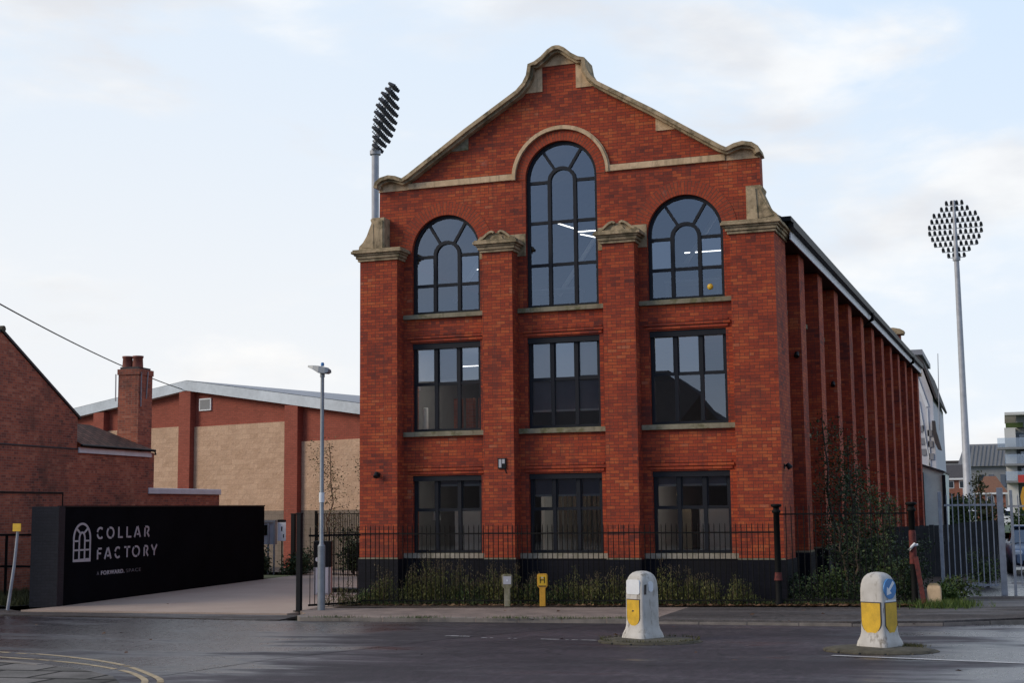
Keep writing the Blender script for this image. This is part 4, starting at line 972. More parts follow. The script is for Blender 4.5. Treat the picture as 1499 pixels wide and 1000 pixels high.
MB().box(-0.26, 0.26, -0.17, 0.17, 0.80, 1.55).build('box', M['black'], t, local=True, bevel=0.01)
o = MB().lathe([(0.07, 0), (0.07, 0.012)], n=16).build('badge', M['white'], t, local=True); o.rotation_euler = (pi/2, 0, 0); o.location = (-0.13, -0.171, 1.02)
MB().box(-0.17, 0.17, -0.172, -0.16, 0.05, 0.78).build('panel', M['fascia'], t, local=True)
t = thing('meter_cabinet', 'small grey framed cabinet with dull glazed front by the hall wall', 'cabinet', (-16.6, 15.2, -0.03), 0.28)
MB().box(-0.45, 0.22, -0.25, 0.25, 2.0, 2.08).build('roof', M['lampgrey'], t, local=True)
for x in (-0.05, 0.18): MB().box(x-0.03, x+0.03, -0.24, -0.18, 0.0, 2.0).build('post', M['lampgrey'], t, local=True)
MB().box(-0.42, 0.20, -0.17, 0.2, 1.15, 1.99).build('box', M['mast'], t, local=True)
MB().box(-0.40, -0.10, -0.19, -0.171, 1.5, 1.9).build('glass_pane', M['glass_dark'], t, local=True)
t = thing('notice_board', 'white notice board with dark figures on the hall wall', 'sign', (-16.12, 15.2, 1.25), 0.1)
MB().box(-0.17, 0.17, -0.02, 0.0, 0.0, 0.72).build('board', M['white'], t, local=True)
MB().box(-0.17, 0.17, -0.025, 0.005, 0.722, 0.82).build('header', M['black'], t, local=True)
MB().box(-0.02, 0.03, -0.024, -0.021, 0.38, 0.55).build('symbol', M['black'], t, local=True)
MB().box(0.06, 0.10, -0.024, -0.021, 0.12, 0.26).build('symbol', M['black'], t, local=True)
MB().box(-0.02, 0.02, 0.0, 0.04, -1.25, 0.3).build('post', M['iron'], t, local=True)

# ------------------------------------------------------------------ railings in front of the factory
def railing(name, label, a, b, zb, zrail, ztop, gap, posts, rails):
    t = thing(name, label, 'railings', ((a[0]+b[0])/2, (a[1]+b[1])/2, 0))
    A_, B_ = Vector((*a, 0)), Vector((*b, 0)); n = round((B_-A_).length/gap); mb = MB()
    for i in range(1, n):
        p = A_.lerp(B_, i/n); g = G(p.x); j = R.gauss(0, 0.006)
        mb.tube([(p.x, p.y, g+zb), (p.x+j, p.y+j, ztop-0.06), (p.x+j, p.y+j, ztop)], [0.011, 0.011, 0.004], 5)
    for z in rails: mb.bar((a[0], a[1], z+(G(a[0]) if z < 1 else 0)), (b[0], b[1], z+(G(b[0]) if z < 1 else 0)), 0.012 if z > 1 else 0.035, 0.035)
    mb.build('barred_panel', M['iron'], t)
    return t
railing('front_railings', 'long run of thin black railings in front of the factory windows', (-5.04, -0.85), (5.40, -0.80), 0.0, 1.81, 2.03, 0.128, 2, (0.14, 1.81))
railing('side_railings', 'taller black railings between two cast iron posts by the saplings', (5.52, -0.78), (8.36, -0.55), 0.0, 2.22, 2.42, 0.135, 2, (0.14, 2.22))
def iron_post(loc, h, label, rusty=False):
    t = thing('cast_iron_post', label, 'post', loc)
    MB().lathe([(0.095, 0), (0.095, 0.14), (0.075, 0.18), (0.07, h-0.22), (0.10, h-0.20), (0.10, h-0.15), (0.07, h-0.13), (0.07, h-0.08), (0.125, h-0.06), (0.125, h-0.015), (0.08, h)], n=16).build('column', M['iron'], t, local=True)
    mb = MB()
    if rusty: mb.lathe([(0.085, 0.95), (0.078, 1.25), (0.08, 1.62), (0.072, 1.7)], n=16); mb.build('rusted_shaft', M['rust'], t, local=True)
    else: mb.lathe([(0.098, 0.62), (0.085, 0.68), (0.076, 0.80)], n=16); mb.build('rusted_collar', M['rust'], t, local=True)
    return t
iron_post((5.46, -0.80, 0.1), 2.36, 'black cast iron post with moulded cap at the factory corner')
iron_post((8.44, -0.55, 0.14), 2.33, 'rusty red cast iron post with moulded cap beside the grey gates', True)
mb = MB().tube([(8.50, -0.68, 1.55), (8.42, -0.70, 1.47), (8.36, -0.66, 1.40), (8.46, -0.66, 1.5), (8.56, -0.64, 1.52)], 0.03, 6)
tag(mb.build('white_rag', M['white'], origin=(8.46, -0.66, 1.47)), 'scrap of white rag tied round the rusty post', 'rag')
# leaning broken red timber by the rusty post
mb = MB().bar((8.66, -0.78, 0.1), (8.50, -0.66, 1.25), 0.10, 0.08)
tag(mb.build('broken_post', M['rust'], origin=(8.7, -0.75, 0.12)), 'broken reddish timber leaning on the rusty post', 'timber')
t = thing('stone_stump', 'short pale stone stump in the weeds right of the rusty post', 'bollard', (8.86, -0.62, 0.15))
MB().loft([[(x*0.15*k, y*0.11*k, z) for x, y in ((-1, -1), (1, -1), (1, 1), (-1, 1))] for z, k in ((-0.05, 1.05), (0.40, 1.0), (0.48, 0.85), (0.52, 0.5))], False).build('stone', M['stone'], t, local=True, bevel=0.02)
# hydrant markers
def hydrant(loc, label, matn, yellow):
    t = thing('hydrant_marker', label, 'marker post', loc, 0.22, 'short marker posts on the verge')
    MB().prism([(-0.07, 0), (0.07, 0), (0.07, 0.44), (0.125, 0.50), (0.125, 0.76), (0.10, 0.79), (-0.10, 0.79), (-0.125, 0.76), (-0.125, 0.50), (-0.07, 0.44)], -0.05, 0.05).build('post', M[matn], t, local=True, bevel=0.01)
    if yellow:
        MB().box(-0.10, 0.10, -0.056, -0.051, 0.52, 0.75).build('plate', M['yellow'], t, local=True)
        mb = MB().box(-0.06, -0.042, -0.062, -0.057, 0.57, 0.72).box(0.042, 0.06, -0.062, -0.057, 0.57, 0.72).box(-0.042, 0.042, -0.062, -0.057, 0.636, 0.654)
        mb.build('letter_mark', M['black'], t, local=True)
        MB().box(-0.02, 0.02, -0.062, -0.057, 0.685, 0.715).build('figure_mark', M['lettering'], t, local=True)
        MB().box(-0.09, 0.09, -0.054, -0.051, 0.485, 0.505).build('band', M['moss'], t, local=True)
    else:
        MB().box(-0.09, 0.10, -0.056, -0.051, 0.55, 0.74).build('plate', M['lettering'], t, local=True)
        MB().box(-0.01, 0.02, -0.061, -0.057, 0.62, 0.66).build('figure_mark', M['white'], t, local=True)
hydrant((-0.14, -1.06, 0.06), 'yellow concrete hydrant marker with black letter H', 'yellow_post', True)
hydrant((-1.02, -1.12, 0.05), 'weathered grey brown concrete marker post with blank grey plate', 'sill', False)

# ------------------------------------------------------------------ traffic bollards on their islands
def bollard(name, loc, rz, label):
    t = thing(name, label, 'traffic bollard', loc, rz, 'white traffic bollards in the road')
    def sec(z, a, n=5.0, k=40):
        o = []
        for i in range(k):
            th = 2*pi*i/k; c, s = cos(th), sin(th)
            o.append((a*math.copysign(abs(c)**(2/n), c), a*math.copysign(abs(s)**(2/n), s), z))
        return o
    pr = [(-0.02, .290, 5), (0.03, .288, 5), (0.10, .272, 5), (0.17, .240, 5), (0.24, .221, 6), (0.34, .213, 7), (0.60, .213, 7), (0.92, .208, 7), (1.02, .200, 6.5), (1.09, .184, 6), (1.14, .160, 5.5), (1.18, .125, 5), (1.205, .075, 4), (1.212, .02, 3)]
    t.scale = (1.07, 1.07, 1.0)
    MB().loft([sec(z, a, n) for z, a, n in pr]).build('body', M['bollard'], t, local=True)
    return t
def on_face(face, pts, d, mat, t, name, y=-0.2145):
    # panel on local face: 0 -> -Y, 1 -> +X ; pts in (across, z)
    T = (lambda p: p) if face == 0 else (lambda p: (-p[1], p[0], p[2]))
    o = MB().prism(pts, y-d, y+0.03, T).build(name, M[mat], t, local=True)
    if mat == 'yellow':
        cx_ = sum(p[0] for p in pts)/len(pts); cz_ = sum(p[1] for p in pts)/len(pts)
        MB().prism([(cx_+(a-cx_)*1.07, cz_+(b-cz_)*1.045) for a, b in pts], y-d+0.003, y+0.02, T).build('panel_rim', M['slate'], o, local=True)
shield = lambda w_, z0, z1, zc: [(-w_, z1), (w_, z1), (w_, zc)]+[(w_*cos(a), zc-(zc-z0)*sin(a)) for a in [pi*i/12 for i in range(1, 12)]]+[(-w_, zc)]
rr = lambda w_, z0, z1, r: [(x, z) for cx_, cz_, a0 in ((w_-r, z0+r, -pi/2), (w_-r, z1-r, 0), (-w_+r, z1-r, pi/2), (-w_+r, z0+r, pi)) for x, z in [(cx_+r*cos(a0+pi/2*i/4), cz_+r*sin(a0+pi/2*i/4)) for i in range(5)]]
b1 = bollard('traffic_bollard', (4.14, -8.30, G(4.1)-0.05), radians(-31), 'grubby white bollard with blank white panel above a single yellow panel')
on_face(0, rr(0.155, 0.80, 1.06, 0.04), 0.006, 'white', b1, 'white_panel', -0.2105)
on_face(0, shield(0.145, 0.24, 0.70, 0.40), 0.006, 'yellow', b1, 'yellow_panel')
on_face(0, [(-0.03, 0.49), (0.03, 0.50), (0.01, 0.52), (-0.02, 0.515)], 0.009, 'slate', b1, 'chipped_mark')
on_face(1, rr(0.055, 0.84, 1.03, 0.054), 0.006, 'white', b1, 'white_disc', -0.2105)
on_face(1, [(-0.16, 0.80), (-0.11, 0.80), (-0.10, 0.98), (-0.15, 0.97)], 0.004, 'slate', b1, 'dark_mark', -0.2105)
b2 = bollard('traffic_bollard', (8.40, -9.40, G(8.4)-0.05), radians(-28), 'grubby white bollard with blue arrow disc and two yellow panels')
on_face(0, shield(0.165, 0.22, 0.72, 0.42), 0.006, 'yellow', b2, 'yellow_panel')
on_face(1, [(-0.15, 0.72), (0.15, 0.72), (0.15, 0.36), (0.06, 0.23), (-0.06, 0.23), (-0.15, 0.36)], 0.006, 'yellow', b2, 'yellow_panel')
on_face(1, [(0.165*cos(2*pi*i/28), 0.945+0.165*sin(2*pi*i/28)) for i in range(28)], 0.007, 'blue', b2, 'blue_disc', -0.2085)
ar = [(0.075, 1.07), (0.115, 1.03), (-0.01, 0.915), (0.03, 0.87), (-0.10, 0.845), (-0.085, 0.98), (-0.045, 0.945)]
on_face(1, ar, 0.011, 'white', b2, 'white_arrow', -0.2085)
on_face(1, [(-0.14, 0.735), (0.14, 0.735), (0.14, 0.765), (-0.14, 0.765)], 0.006, 'white', b2, 'white_strip', -0.2105)
def island(loc, rx, ry, rz, name, label):
    t = thing(name, label, 'traffic island', loc, rz)
    n = 26; mb = MB(); out_ = []
    secs = []
    for k, z in ((1.0, -0.06), (0.98, 0.03), (0.86, 0.055), (0.5, 0.07), (0.05, 0.075)):
        secs.append([(rx*k*cos(2*pi*i/n)*(1+0.03*sin(5*i)), ry*k*sin(2*pi*i/n), z) for i in range(n)])
    mb.loft(secs); mb.build('mound', M['moss'], t, local=True)
    mb = MB()
    for i in range(14):
        a0, a1 = 2*pi*(i+0.03)/14, 2*pi*(i+0.97)/14
        mb.bar((rx*0.985*cos(a0), ry*0.985*sin(a0), -0.02), (rx*0.985*cos(a1), ry*0.985*sin(a1), -0.02), 0.10, 0.09)
    mb.build('kerb_ring', M['moss'], t, local=True, bevel=0.015)
island((4.30, -8.42, G(4.3)-0.10), 0.92, 0.62, 0.05, 'traffic_island', 'low mossy stone island under the bollard with the white panel')
island((8.42, -9.55, G(8.4)-0.10), 0.90, 0.62, -0.1, 'traffic_island', 'low mossy stone island under the bollard with the blue disc')

# ------------------------------------------------------------------ plants
def weed_clump(loc, h, rad, n, rng, label, leafm='leaf_weed', plume=True):
    t = thing('weed_clump', label, 'weeds', loc, 0, 'weeds along the factory front')
    st = MB(); lf = MB(); sdh = MB()
    for i in range(n):
        x, y = rng.gauss(0, rad), rng.gauss(0, rad*0.45); hh = h*(0.35+0.75*rng.random()**1.6)*(1-0.4*min(1, abs(x)/(2*rad)))
        dx, dy = rng.gauss(0, 0.08)*h, rng.gauss(0, 0.08)*h
        pts = [(x+dx*k*k, y+dy*k*k, hh*k) for k in (0, 0.5, 1.0)]
        st.tube(pts, [0.007, 0.006, 0.003], 4, cap=False)
        m_ = int(110*hh/0.8)
        for j in range(m_):
            k = rng.uniform(0.12, 1.0); p = Vector((x+dx*k*k, y+dy*k*k, hh*k))
            sp = (0.075*(1.15-k)+0.03) if not (plume and k > 0.72) else 0.05
            p += Vector((rng.gauss(0, sp), rng.gauss(0, sp), rng.gauss(0, 0.02)))
            (sdh if plume and k > 0.80 and hh > 0.45*h else lf).leaf(p, 0.075 if k < 0.7 else 0.05, rng, 1, 0.30, 1.3)
    big = len(sdh.f) > 160
    if not big: lf.add(sdh.v, sdh.f)
    st.build('stems', M['bark_pale'], t, local=True); lf.build('foliage', M[leafm], t, local=True)
    if big: sdh.build('seed_heads', M['seed'], t, local=True)
    return t
rw = random.Random(21)
sills = ['left', 'middle', 'right']
wl = [(-5.0, 0.60, 'under the left corner pier by the gate', 'leaf_mid'), (-4.55, 0.85, 'under the spotlight on the left corner pier', 'leaf_weed'), (-3.75, 0.95, 'below the left end of the left ground floor window', 'leaf_weed'), (-3.2, 1.15, 'below the middle of the left ground floor window, tallest', 'leaf_weed'), (-2.75, 1.05, 'below the right half of the left ground floor window', 'leaf_weed'), (-2.25, 0.75, 'below the right edge of the left ground floor window', 'leaf_mid'), (-1.7, 0.95, 'left of the grey marker by the left inner pier', 'leaf_weed'), (-1.15, 0.9, 'behind the grey marker post', 'leaf_weed'), (-0.55, 0.65, 'between the grey and yellow marker posts', 'leaf_mid'), (-0.05, 0.6, 'behind the yellow hydrant marker', 'leaf_mid'), (0.45, 0.9, 'just right of the yellow hydrant marker', 'leaf_weed'), (0.95, 0.7, 'below the right end of the middle ground floor window', 'leaf_weed'), (1.55, 0.85, 'at the foot of the right inner pier', 'leaf_weed'), (2.25, 0.7, 'below the left edge of the right ground floor window', 'leaf_weed'), (2.75, 0.95, 'below the left pane of the right ground floor window', 'leaf_weed'), (3.3, 0.75, 'below the middle of the right ground floor window', 'leaf_weed'), (3.8, 0.65, 'below the right pane of the right ground floor window', 'leaf_weed'), (4.5, 0.55, 'at the foot of the right corner pier', 'leaf_weed')]
for x, h, where, lm in wl:
    weed_clump((x, -0.42+rw.uniform(-0.15, 0.15), G(x)+0.02), h*1.2, 0.20, 19, rw, 'brownish green weed clump '+where if lm == 'leaf_weed' else 'leafy green weed clump '+where, lm)
weed_clump((-5.35, -1.2, 0.0), 0.65, 0.2, 16, rw, 'pale flowering weed clump by the entry gate leaf', 'leaf_olive')
def limb(mb, a, b, r0, r1, rng, wob=0.06, n=5):
    a, b = Vector(a), Vector(b); L = (b-a).length; pts = []
    for i in range(n+1):
        k = i/n; p = a.lerp(b, k)
        if 0 < i < n: p += Vector((rng.gauss(0, wob*L*0.3), rng.gauss(0, wob*L*0.3), 0))
        pts.append(p)
    mb.tube(pts, [r0+(r1-r0)*i/n for i in range(n+1)], 6); return pts
def sapling(loc, h, label, rng, stems=1, leafm='leaf_dark', n=900, spread=0.8, z0=0.25, leaf=0.08, name='sapling', cat='tree', group=None, barkm='bark', r=0.05, dens_top=1.0):
    t = thing(name, label, cat, loc, rng.uniform(0, 6), group)
    tr = MB(); lf = MB(); tips = []
    for s in range(stems):
        an = 2*pi*s/max(1, stems)+rng.uniform(0, 1); off = 0.0 if stems == 1 else spread*0.35
        base_ = Vector((off*0.3*cos(an), off*0.3*sin(an), -0.05)); top = Vector((off*1.4*cos(an)+rng.gauss(0, 0.1), off*1.4*sin(an)+rng.gauss(0, 0.1), h*rng.uniform(0.82, 1.0)))
        st = limb(tr, base_, top, r, 0.012, rng, 0.06, 7)
        nb = int(9+h*2.2)
        for i in range(nb):
            k = z0+(0.97-z0)*(i+rng.random())/nb
            p = base_.lerp(top, k); a = rng.uniform(0, 2*pi); L = spread*rng.uniform(0.45, 1.1)*(1.15-k*0.7)
            q = p+Vector((L*cos(a), L*sin(a), L*rng.uniform(0.15, 0.8)))
            pts = limb(tr, p, q, 0.016*(1.3-k), 0.004, rng, 0.1, 4); tips += pts[1:]
        tips.append(top)
    for i in range(n):
        p = rng.choice(tips); sp = 0.13*spread+0.05
        lf.leaf((p[0]+rng.gauss(0, sp), p[1]+rng.gauss(0, sp), p[2]+rng.gauss(0, sp*1.1)), leaf, rng, 1, 0.5, -0.1)
    tr.build('trunk', M[barkm], t, local=True); lf.build('crown', M[leafm], t, local=True)
    return t
rt = random.Random(5)
sapling((6.15, 5.2, 0.12), 4.9, 'tall slender dark sapling nearest the tallest growth against the side wall', rt, 2, n=3000, spread=0.8, z0=0.15)
sapling((6.75, 3.4, 0.14), 3.3, 'bushy dark sapling beside the rusty post and side wall', rt, 3, n=2400, spread=0.7, z0=0.15)
sapling((7.6, 1.2, 0.15), 2.75, 'dark leaning sapling just behind the rusty post', rt, 3, n=2800, spread=0.6, z0=0.1)
sapling((6.9, 0.9, 0.14), 2.0, 'pale stemmed thin sapling behind the taller railings', rt, 2, n=900, spread=0.5, z0=0.3, barkm='bark_pale', r=0.035)
def bush(loc, rad, h, label, rng, n=900, leafm='leaf_dark', leaf=0.075, name='shrub', cat='shrub', group='shrubs beside the side wall'):
    t = thing(name, label, cat, loc, rng.uniform(0, 6), group)
    tr = MB(); lf = MB(); bl = []
    for i in range(7):
        a = rng.uniform(0, 2*pi); q = Vector((rad*0.7*cos(a)*rng.random(), rad*0.7*sin(a)*rng.random(), h*rng.uniform(0.4, 0.85)))
        limb(tr, (0, 0, -0.05), q, 0.02, 0.006, rng, 0.1, 4); bl.append((q, rng.uniform(0.3, 0.6)*rad))
    for i in range(int(n*1.7)):
        q, r_ = rng.choice(bl); d = Vector((rng.gauss(0, 1), rng.gauss(0, 1), rng.gauss(0, 0.8))).normalized()*r_*rng.random()**0.4
        p = q+d; p.z = max(0.03, p.z*rng.choice((1, 1, 0.6, 0.35))); lf.leaf(p, leaf, rng, 1, 0.5, 0.2)
    tr.build('stems', M['bark'], t, local=True); lf.build('foliage', M[leafm], t, local=True)
    return t
for (x, y, r_, h, lab, lm, n) in ((6.0, 0.3, 0.5, 0.7, 'low dark shrub at the factory corner behind the taller railings', 'leaf_dark', 700), (6.55, 0.1, 0.5, 0.85, 'low green shrub second along behind the taller railings', 'leaf_mid', 700), (7.15, 0.0, 0.5, 0.8, 'low dark shrub third along behind the taller railings', 'leaf_dark', 700), (7.75, -0.05, 0.5, 1.0, 'dark shrub fourth along behind the taller railings', 'leaf_mid', 800), (8.2, -0.2, 0.4, 1.1, 'dark shrub wrapped round the rusty post', 'leaf_dark', 800), (7.3, 3.0, 0.8, 1.6, 'big dark shrub deep behind the taller railings', 'leaf_dark', 1400), (8.1, 3.6, 0.7, 1.5, 'dark shrub in front of the black board fence', 'leaf_dark', 1000), (9.05, -0.2, 0.35, 0.45, 'bright green weeds right of the stone stump', 'leaf_bright', 700), (9.35, 1.3, 0.45, 0.55, 'green bramble at the foot of the grey gates', 'leaf_mid', 700), (9.9, 7.0, 0.6, 1.0, 'green hedge clump seen through the grey gates', 'leaf_mid', 800)):
    bush((x, y, G(x)+0.0), r_, h, lab, rt, n, lm)
# vegetation by the hall
sapling((-11.0, 9.2, 0), 5.0, 'thin pale sapling with sparse olive leaves before the hall', rt, 1, 'leaf_olive', 1000, 0.95, 0.3, 0.075, barkm='bark_pale', r=0.04)
sapling((-10.1, 10.2, 0), 4.9, 'sparse young tree tight against the left corner of the factory', rt, 1, 'leaf_olive', 1200, 0.85, 0.25, 0.075, barkm='bark_pale', r=0.04)
for i, (x, y, h, lab) in enumerate(((-16.6, 14.3, 1.0, 'dark green bush under the glazed shelter'), (-15.3, 14.9, 0.9, 'dark green bush right of the far gate post'), (-12.9, 14.9, 1.7, 'dark hedge bush before the hall left of the thin sapling'), (-11.5, 14.4, 1.8, 'dark hedge bush before the hall behind the thin sapling'), (-10.3, 13.8, 1.8, 'dark hedge bush before the hall nearest the factory corner'), (-15.6, 0.5, 1.5, 'tall narrow dark bush between red house and black wall'))):
    bush((x, y, -0.03), 0.75 if i < 5 else 0.4, h, lab, rt, 1200, 'leaf_dark' if i != 3 else 'leaf_mid', 0.12, group='bushes left of the factory')
t = thing('mesh_fence', 'dark mesh panel fence before the beige hall', 'fence', (-11.8, 12.5, 0))
mb = MB(); a, b = Vector((-13.6, 13.2, 0)), Vector((-8.6, 11.6, 0))
for i in range(60): p = a.lerp(b, i/59); mb.bar((p.x, p.y, 0.05), (p.x, p.y, 2.3), 0.02, 0.02)
for z in (0.1, 0.8, 1.6, 2.28): mb.bar((a.x, a.y, z), (b.x, b.y, z), 0.03, 0.03)
mb.build('mesh_panel', M['iron'], t)
for k in (0.0, 0.5, 1.0): p = a.lerp(b, k); MB().box(p.x-0.04, p.x+0.04, p.y-0.04, p.y+0.04, -0.03, 2.4).build('post', M['iron'], t)
a, b = Vector((-9.0, 5.2, 0)), Vector((-5.7, 4.6, 0))
tag(MB().bar((a.x, a.y, 0.03), (b.x, b.y, 0.03), 0.5, 0.12).build('drive_bar', M['black'], origin=(-7.3, 4.9, 0)), 'low black bar across the drive behind the entry gate', 'speed hump')  # low black bar laid across the drive
# grass and litter (uncountable)
def scatter(name, mat, fn, n, size, asp, rng, up=None, hw=0.006):
    mb = MB()
    for i in range(n):
        x, y = fn(rng); z = G(x)
        if up: 
            h = size*rng.uniform(0.5, 1.4); a = rng.uniform(0, 2*pi); lx, ly = rng.gauss(0, 0.4)*h, rng.gauss(0, 0.4)*h
            mb.add([(x-hw*cos(a), y-hw*sin(a), z), (x+hw*cos(a), y+hw*sin(a), z), (x+lx, y+ly, z+h)], [(0, 1, 2)])
        else:
            a = rng.uniform(0, 2*pi); s_ = size*rng.uniform(0.5, 1.3); c_, d_ = cos(a)*s_, sin(a)*s_
            zz = z+0.032
            mb.add([(x-c_, y-d_, zz), (x-d_*asp, y+c_*asp, zz+rng.uniform(0, s_*0.7)), (x+c_, y+d_, zz+rng.uniform(0, s_*0.4)), (x+d_*asp, y-c_*asp, zz)], [(0, 1, 2, 3)])
    return tag(mb.build(name, mat), kind='stuff')
rg = random.Random(3)
def bedfn(rng): x = rng.uniform(-5.6, 8.6); return x, -0.98+0.33*max(0, (x+5)/14)*0.6+abs(rng.gauss(0, 0.35))
scatter('verge_grass', M['leaf_mid'], bedfn, 3500, 0.13, 1, rg, True, 0.009)
scatter('leaf_litter', M['leaf_dry'], lambda r: (r.uniform(-5.6, 8.8), -1.02+abs(r.gauss(0, 0.35))), 4200, 0.06, 0.5, rg)
scatter('kerb_grass', M['leaf_bright'], lambda r: (r.choice((-3.9, -1.9, 0.2, 1.6, 2.6))+r.gauss(0, 0.35), -4.50+abs(r.gauss(0, 0.03))), 900, 0.06, 1, rg, True)
scatter('corner_weeds', M['leaf_bright'], lambda r: (9.0+r.gauss(0, 0.35), -0.75+r.gauss(0, 0.3)), 1600, 0.16, 1, rg, True, 0.010)
scatter('tall_grass', M['leaf_olive'], lambda r: (r.uniform(-20, -14.3), r.uniform(-2.5, 1.5)), 9000, 0.24, 1, rg, True, 0.016)
scatter('road_leaves', M['leaf_dry'], lambda r: (r.uniform(-13, 12), r.uniform(-14, -1.2)), 60, 0.05, 0.5, rg)
def islandfn(r):
    if r.random() < 0.5: a = r.uniform(0, 2*pi); return 4.3+0.9*cos(a), -8.42+0.6*sin(a)
    return 8.85+r.gauss(0, 0.12), -9.3+r.gauss(0, 0.1)
mb = scatter('island_moss_tufts', M['leaf_olive'], islandfn, 900, 0.05, 1, rg, True); mb.location.z = -0.05
#PART4
# ------------------------------------------------------------------ floodlight masts
def mast(loc, pole_h, r0, r1, rz, lean, label):
    t = thing('floodlight_mast', label, 'floodlight', loc, rz, 'cricket ground floodlights')
    MB().tube([(0, 0, 0), (0, 0, 4.6), (0, 0, 4.7), (0, 0, pole_h*0.5), (0, 0, pole_h)], [r0, r0*0.95, r0*0.80, r0*0.62, r1], 16).build('pole', M['mast'], t, local=True)
    MB().tube([(0, 0, pole_h-0.15), (0, 0, pole_h+0.25)], r1*1.5, 16).build('flange', M['mast'], t, local=True)
    hl = lambda p: (p[0], p[1]*cos(lean)+(p[2]-pole_h)*sin(lean), pole_h+(p[2]-pole_h)*cos(lean)-p[1]*sin(lean))
    MB().tube([hl((0, -0.25, pole_h)), hl((0, -0.25, pole_h+7.0))], [0.26, 0.16], 10).build('spine', M['mast'], t, local=True)
    rows = [4, 6, 9, 10, 11, 11, 10, 9, 6, 4]; proto = None
    for ri, n in enumerate(rows):
        z = pole_h+0.55+0.70*ri; mb = MB(); w_ = (n-1)*0.575/2
        mb.bar(hl((-w_-0.1, -0.1, z-0.38)), hl((w_+0.1, -0.1, z-0.38)), 0.07, 0.07)
        for i in range(n): mb.bar(hl((-w_+0.575*i, -0.1, z-0.38)), hl((-w_+0.575*i, 0.1, z-0.1)), 0.05, 0.05)
        mb.build('cross_arm', M['lampgrey'], t, local=True)
        for i in range(n):
            p = hl((-w_+0.575*i, 0.05, z))
            if proto is None:
                proto = MB().lathe([(0.05, -0.34), (0.13, -0.30), (0.165, -0.14), (0.185, 0.34), (0.19, 0.40), (0.17, 0.40), (0.13, 0.1)], n=12).build('lamp', M['lamp_dark'], t, local=True); o = proto
            else: o = proto.copy(); COL.objects.link(o)
            o.location = p; o.rotation_euler = (-pi/2-lean-0.25, 0, 0)
    return t
mast((6.5, 133.9, -0.5), 31.0, 0.58, 0.29, radians(-2), radians(4), 'tall grey floodlight mast with round lamp head right of the factory')
mast((-46.1, 88.0, -0.5), 37.6, 0.60, 0.36, radians(-90+10.5), radians(15), 'grey floodlight mast seen side-on rising behind the factory roof at left')

# ------------------------------------------------------------------ grey palisade gates, board fence, car
def pal(name, label, a, b, z0, z1, n, posts):
    t = thing(name, label, 'gate', ((a[0]+b[0])/2, (a[1]+b[1])/2, 0.15), 0, 'grey palisade gates')
    A_, B_ = Vector((*a, 0)), Vector((*b, 0)); mb = MB()
    for z in (z0+0.06, z1-0.28): mb.bar((a[0], a[1], z), (b[0], b[1], z), 0.04, 0.05)
    for i in range(n):
        p = A_.lerp(B_, (i+0.5)/n); d = (B_-A_).normalized()
        mb.bar((p.x, p.y-0.03, z0), (p.x, p.y-0.03, z1-0.03), 0.026, 0.018)
        mb.bar((p.x, p.y-0.03, z1-0.03), (p.x, p.y-0.03, z1+0.02), 0.012, 0.012)
    mb.build('pale_panel', M['galv'], t)
    for p, h, w_ in posts: MB().box(p[0]-w_/2, p[0]+w_/2, p[1]-w_/2, p[1]+w_/2, 0.10, h).build('post', M['galv'], t, bevel=0.008)
    return t
pal('palisade_gate', 'grey galvanised palisade gate leaf right of the black board fence', (8.98, 3.72), (10.20, 3.70), 0.34, 2.66, 9, [((8.88, 3.72), 2.72, 0.09), ((10.32, 3.70), 2.80, 0.15)])
pal('palisade_gate', 'open grey palisade gate leaf at the right edge in front of the blue car', (10.50, 3.60), (12.4, 2.7), 0.40, 2.62, 12, [((10.58, 3.56), 2.74, 0.07)])
t = thing('board_fence', 'black close boarded fence behind the grey gates', 'fence', (8.4, 12.0, 0.1))
mb = MB(); pts = [(6.9, 11.4), (8.9, 12.2), (9.6, 12.5), (10.3, 12.8)]
mb2 = MB()
for (a, b), (z0_, z1_) in zip(zip(pts, pts[1:]), ((1.72, 1.78), (1.80, 1.86), (1.86, 1.9))):
    a, b = Vector((*a, 0)), Vector((*b, 0)); n = max(1, round((b-a).length/0.15))
    for i in range(n):
        p, q = a.lerp(b, i/n), a.lerp(b, (i+0.93)/n); zz = z0_+(z1_-z0_)*i/n+R.uniform(-0.015, 0.015)
        mb.bar((p.x, p.y, zz/2), (q.x, q.y, zz/2), 0.02, zz)
    mb2.bar((a.x, a.y+0.04, 1.2), (b.x, b.y+0.04, 1.2), 0.05, 0.09)
mb.build('boards', M['wood_dark'], t); mb2.build('rail', M['wood_dark'], t)
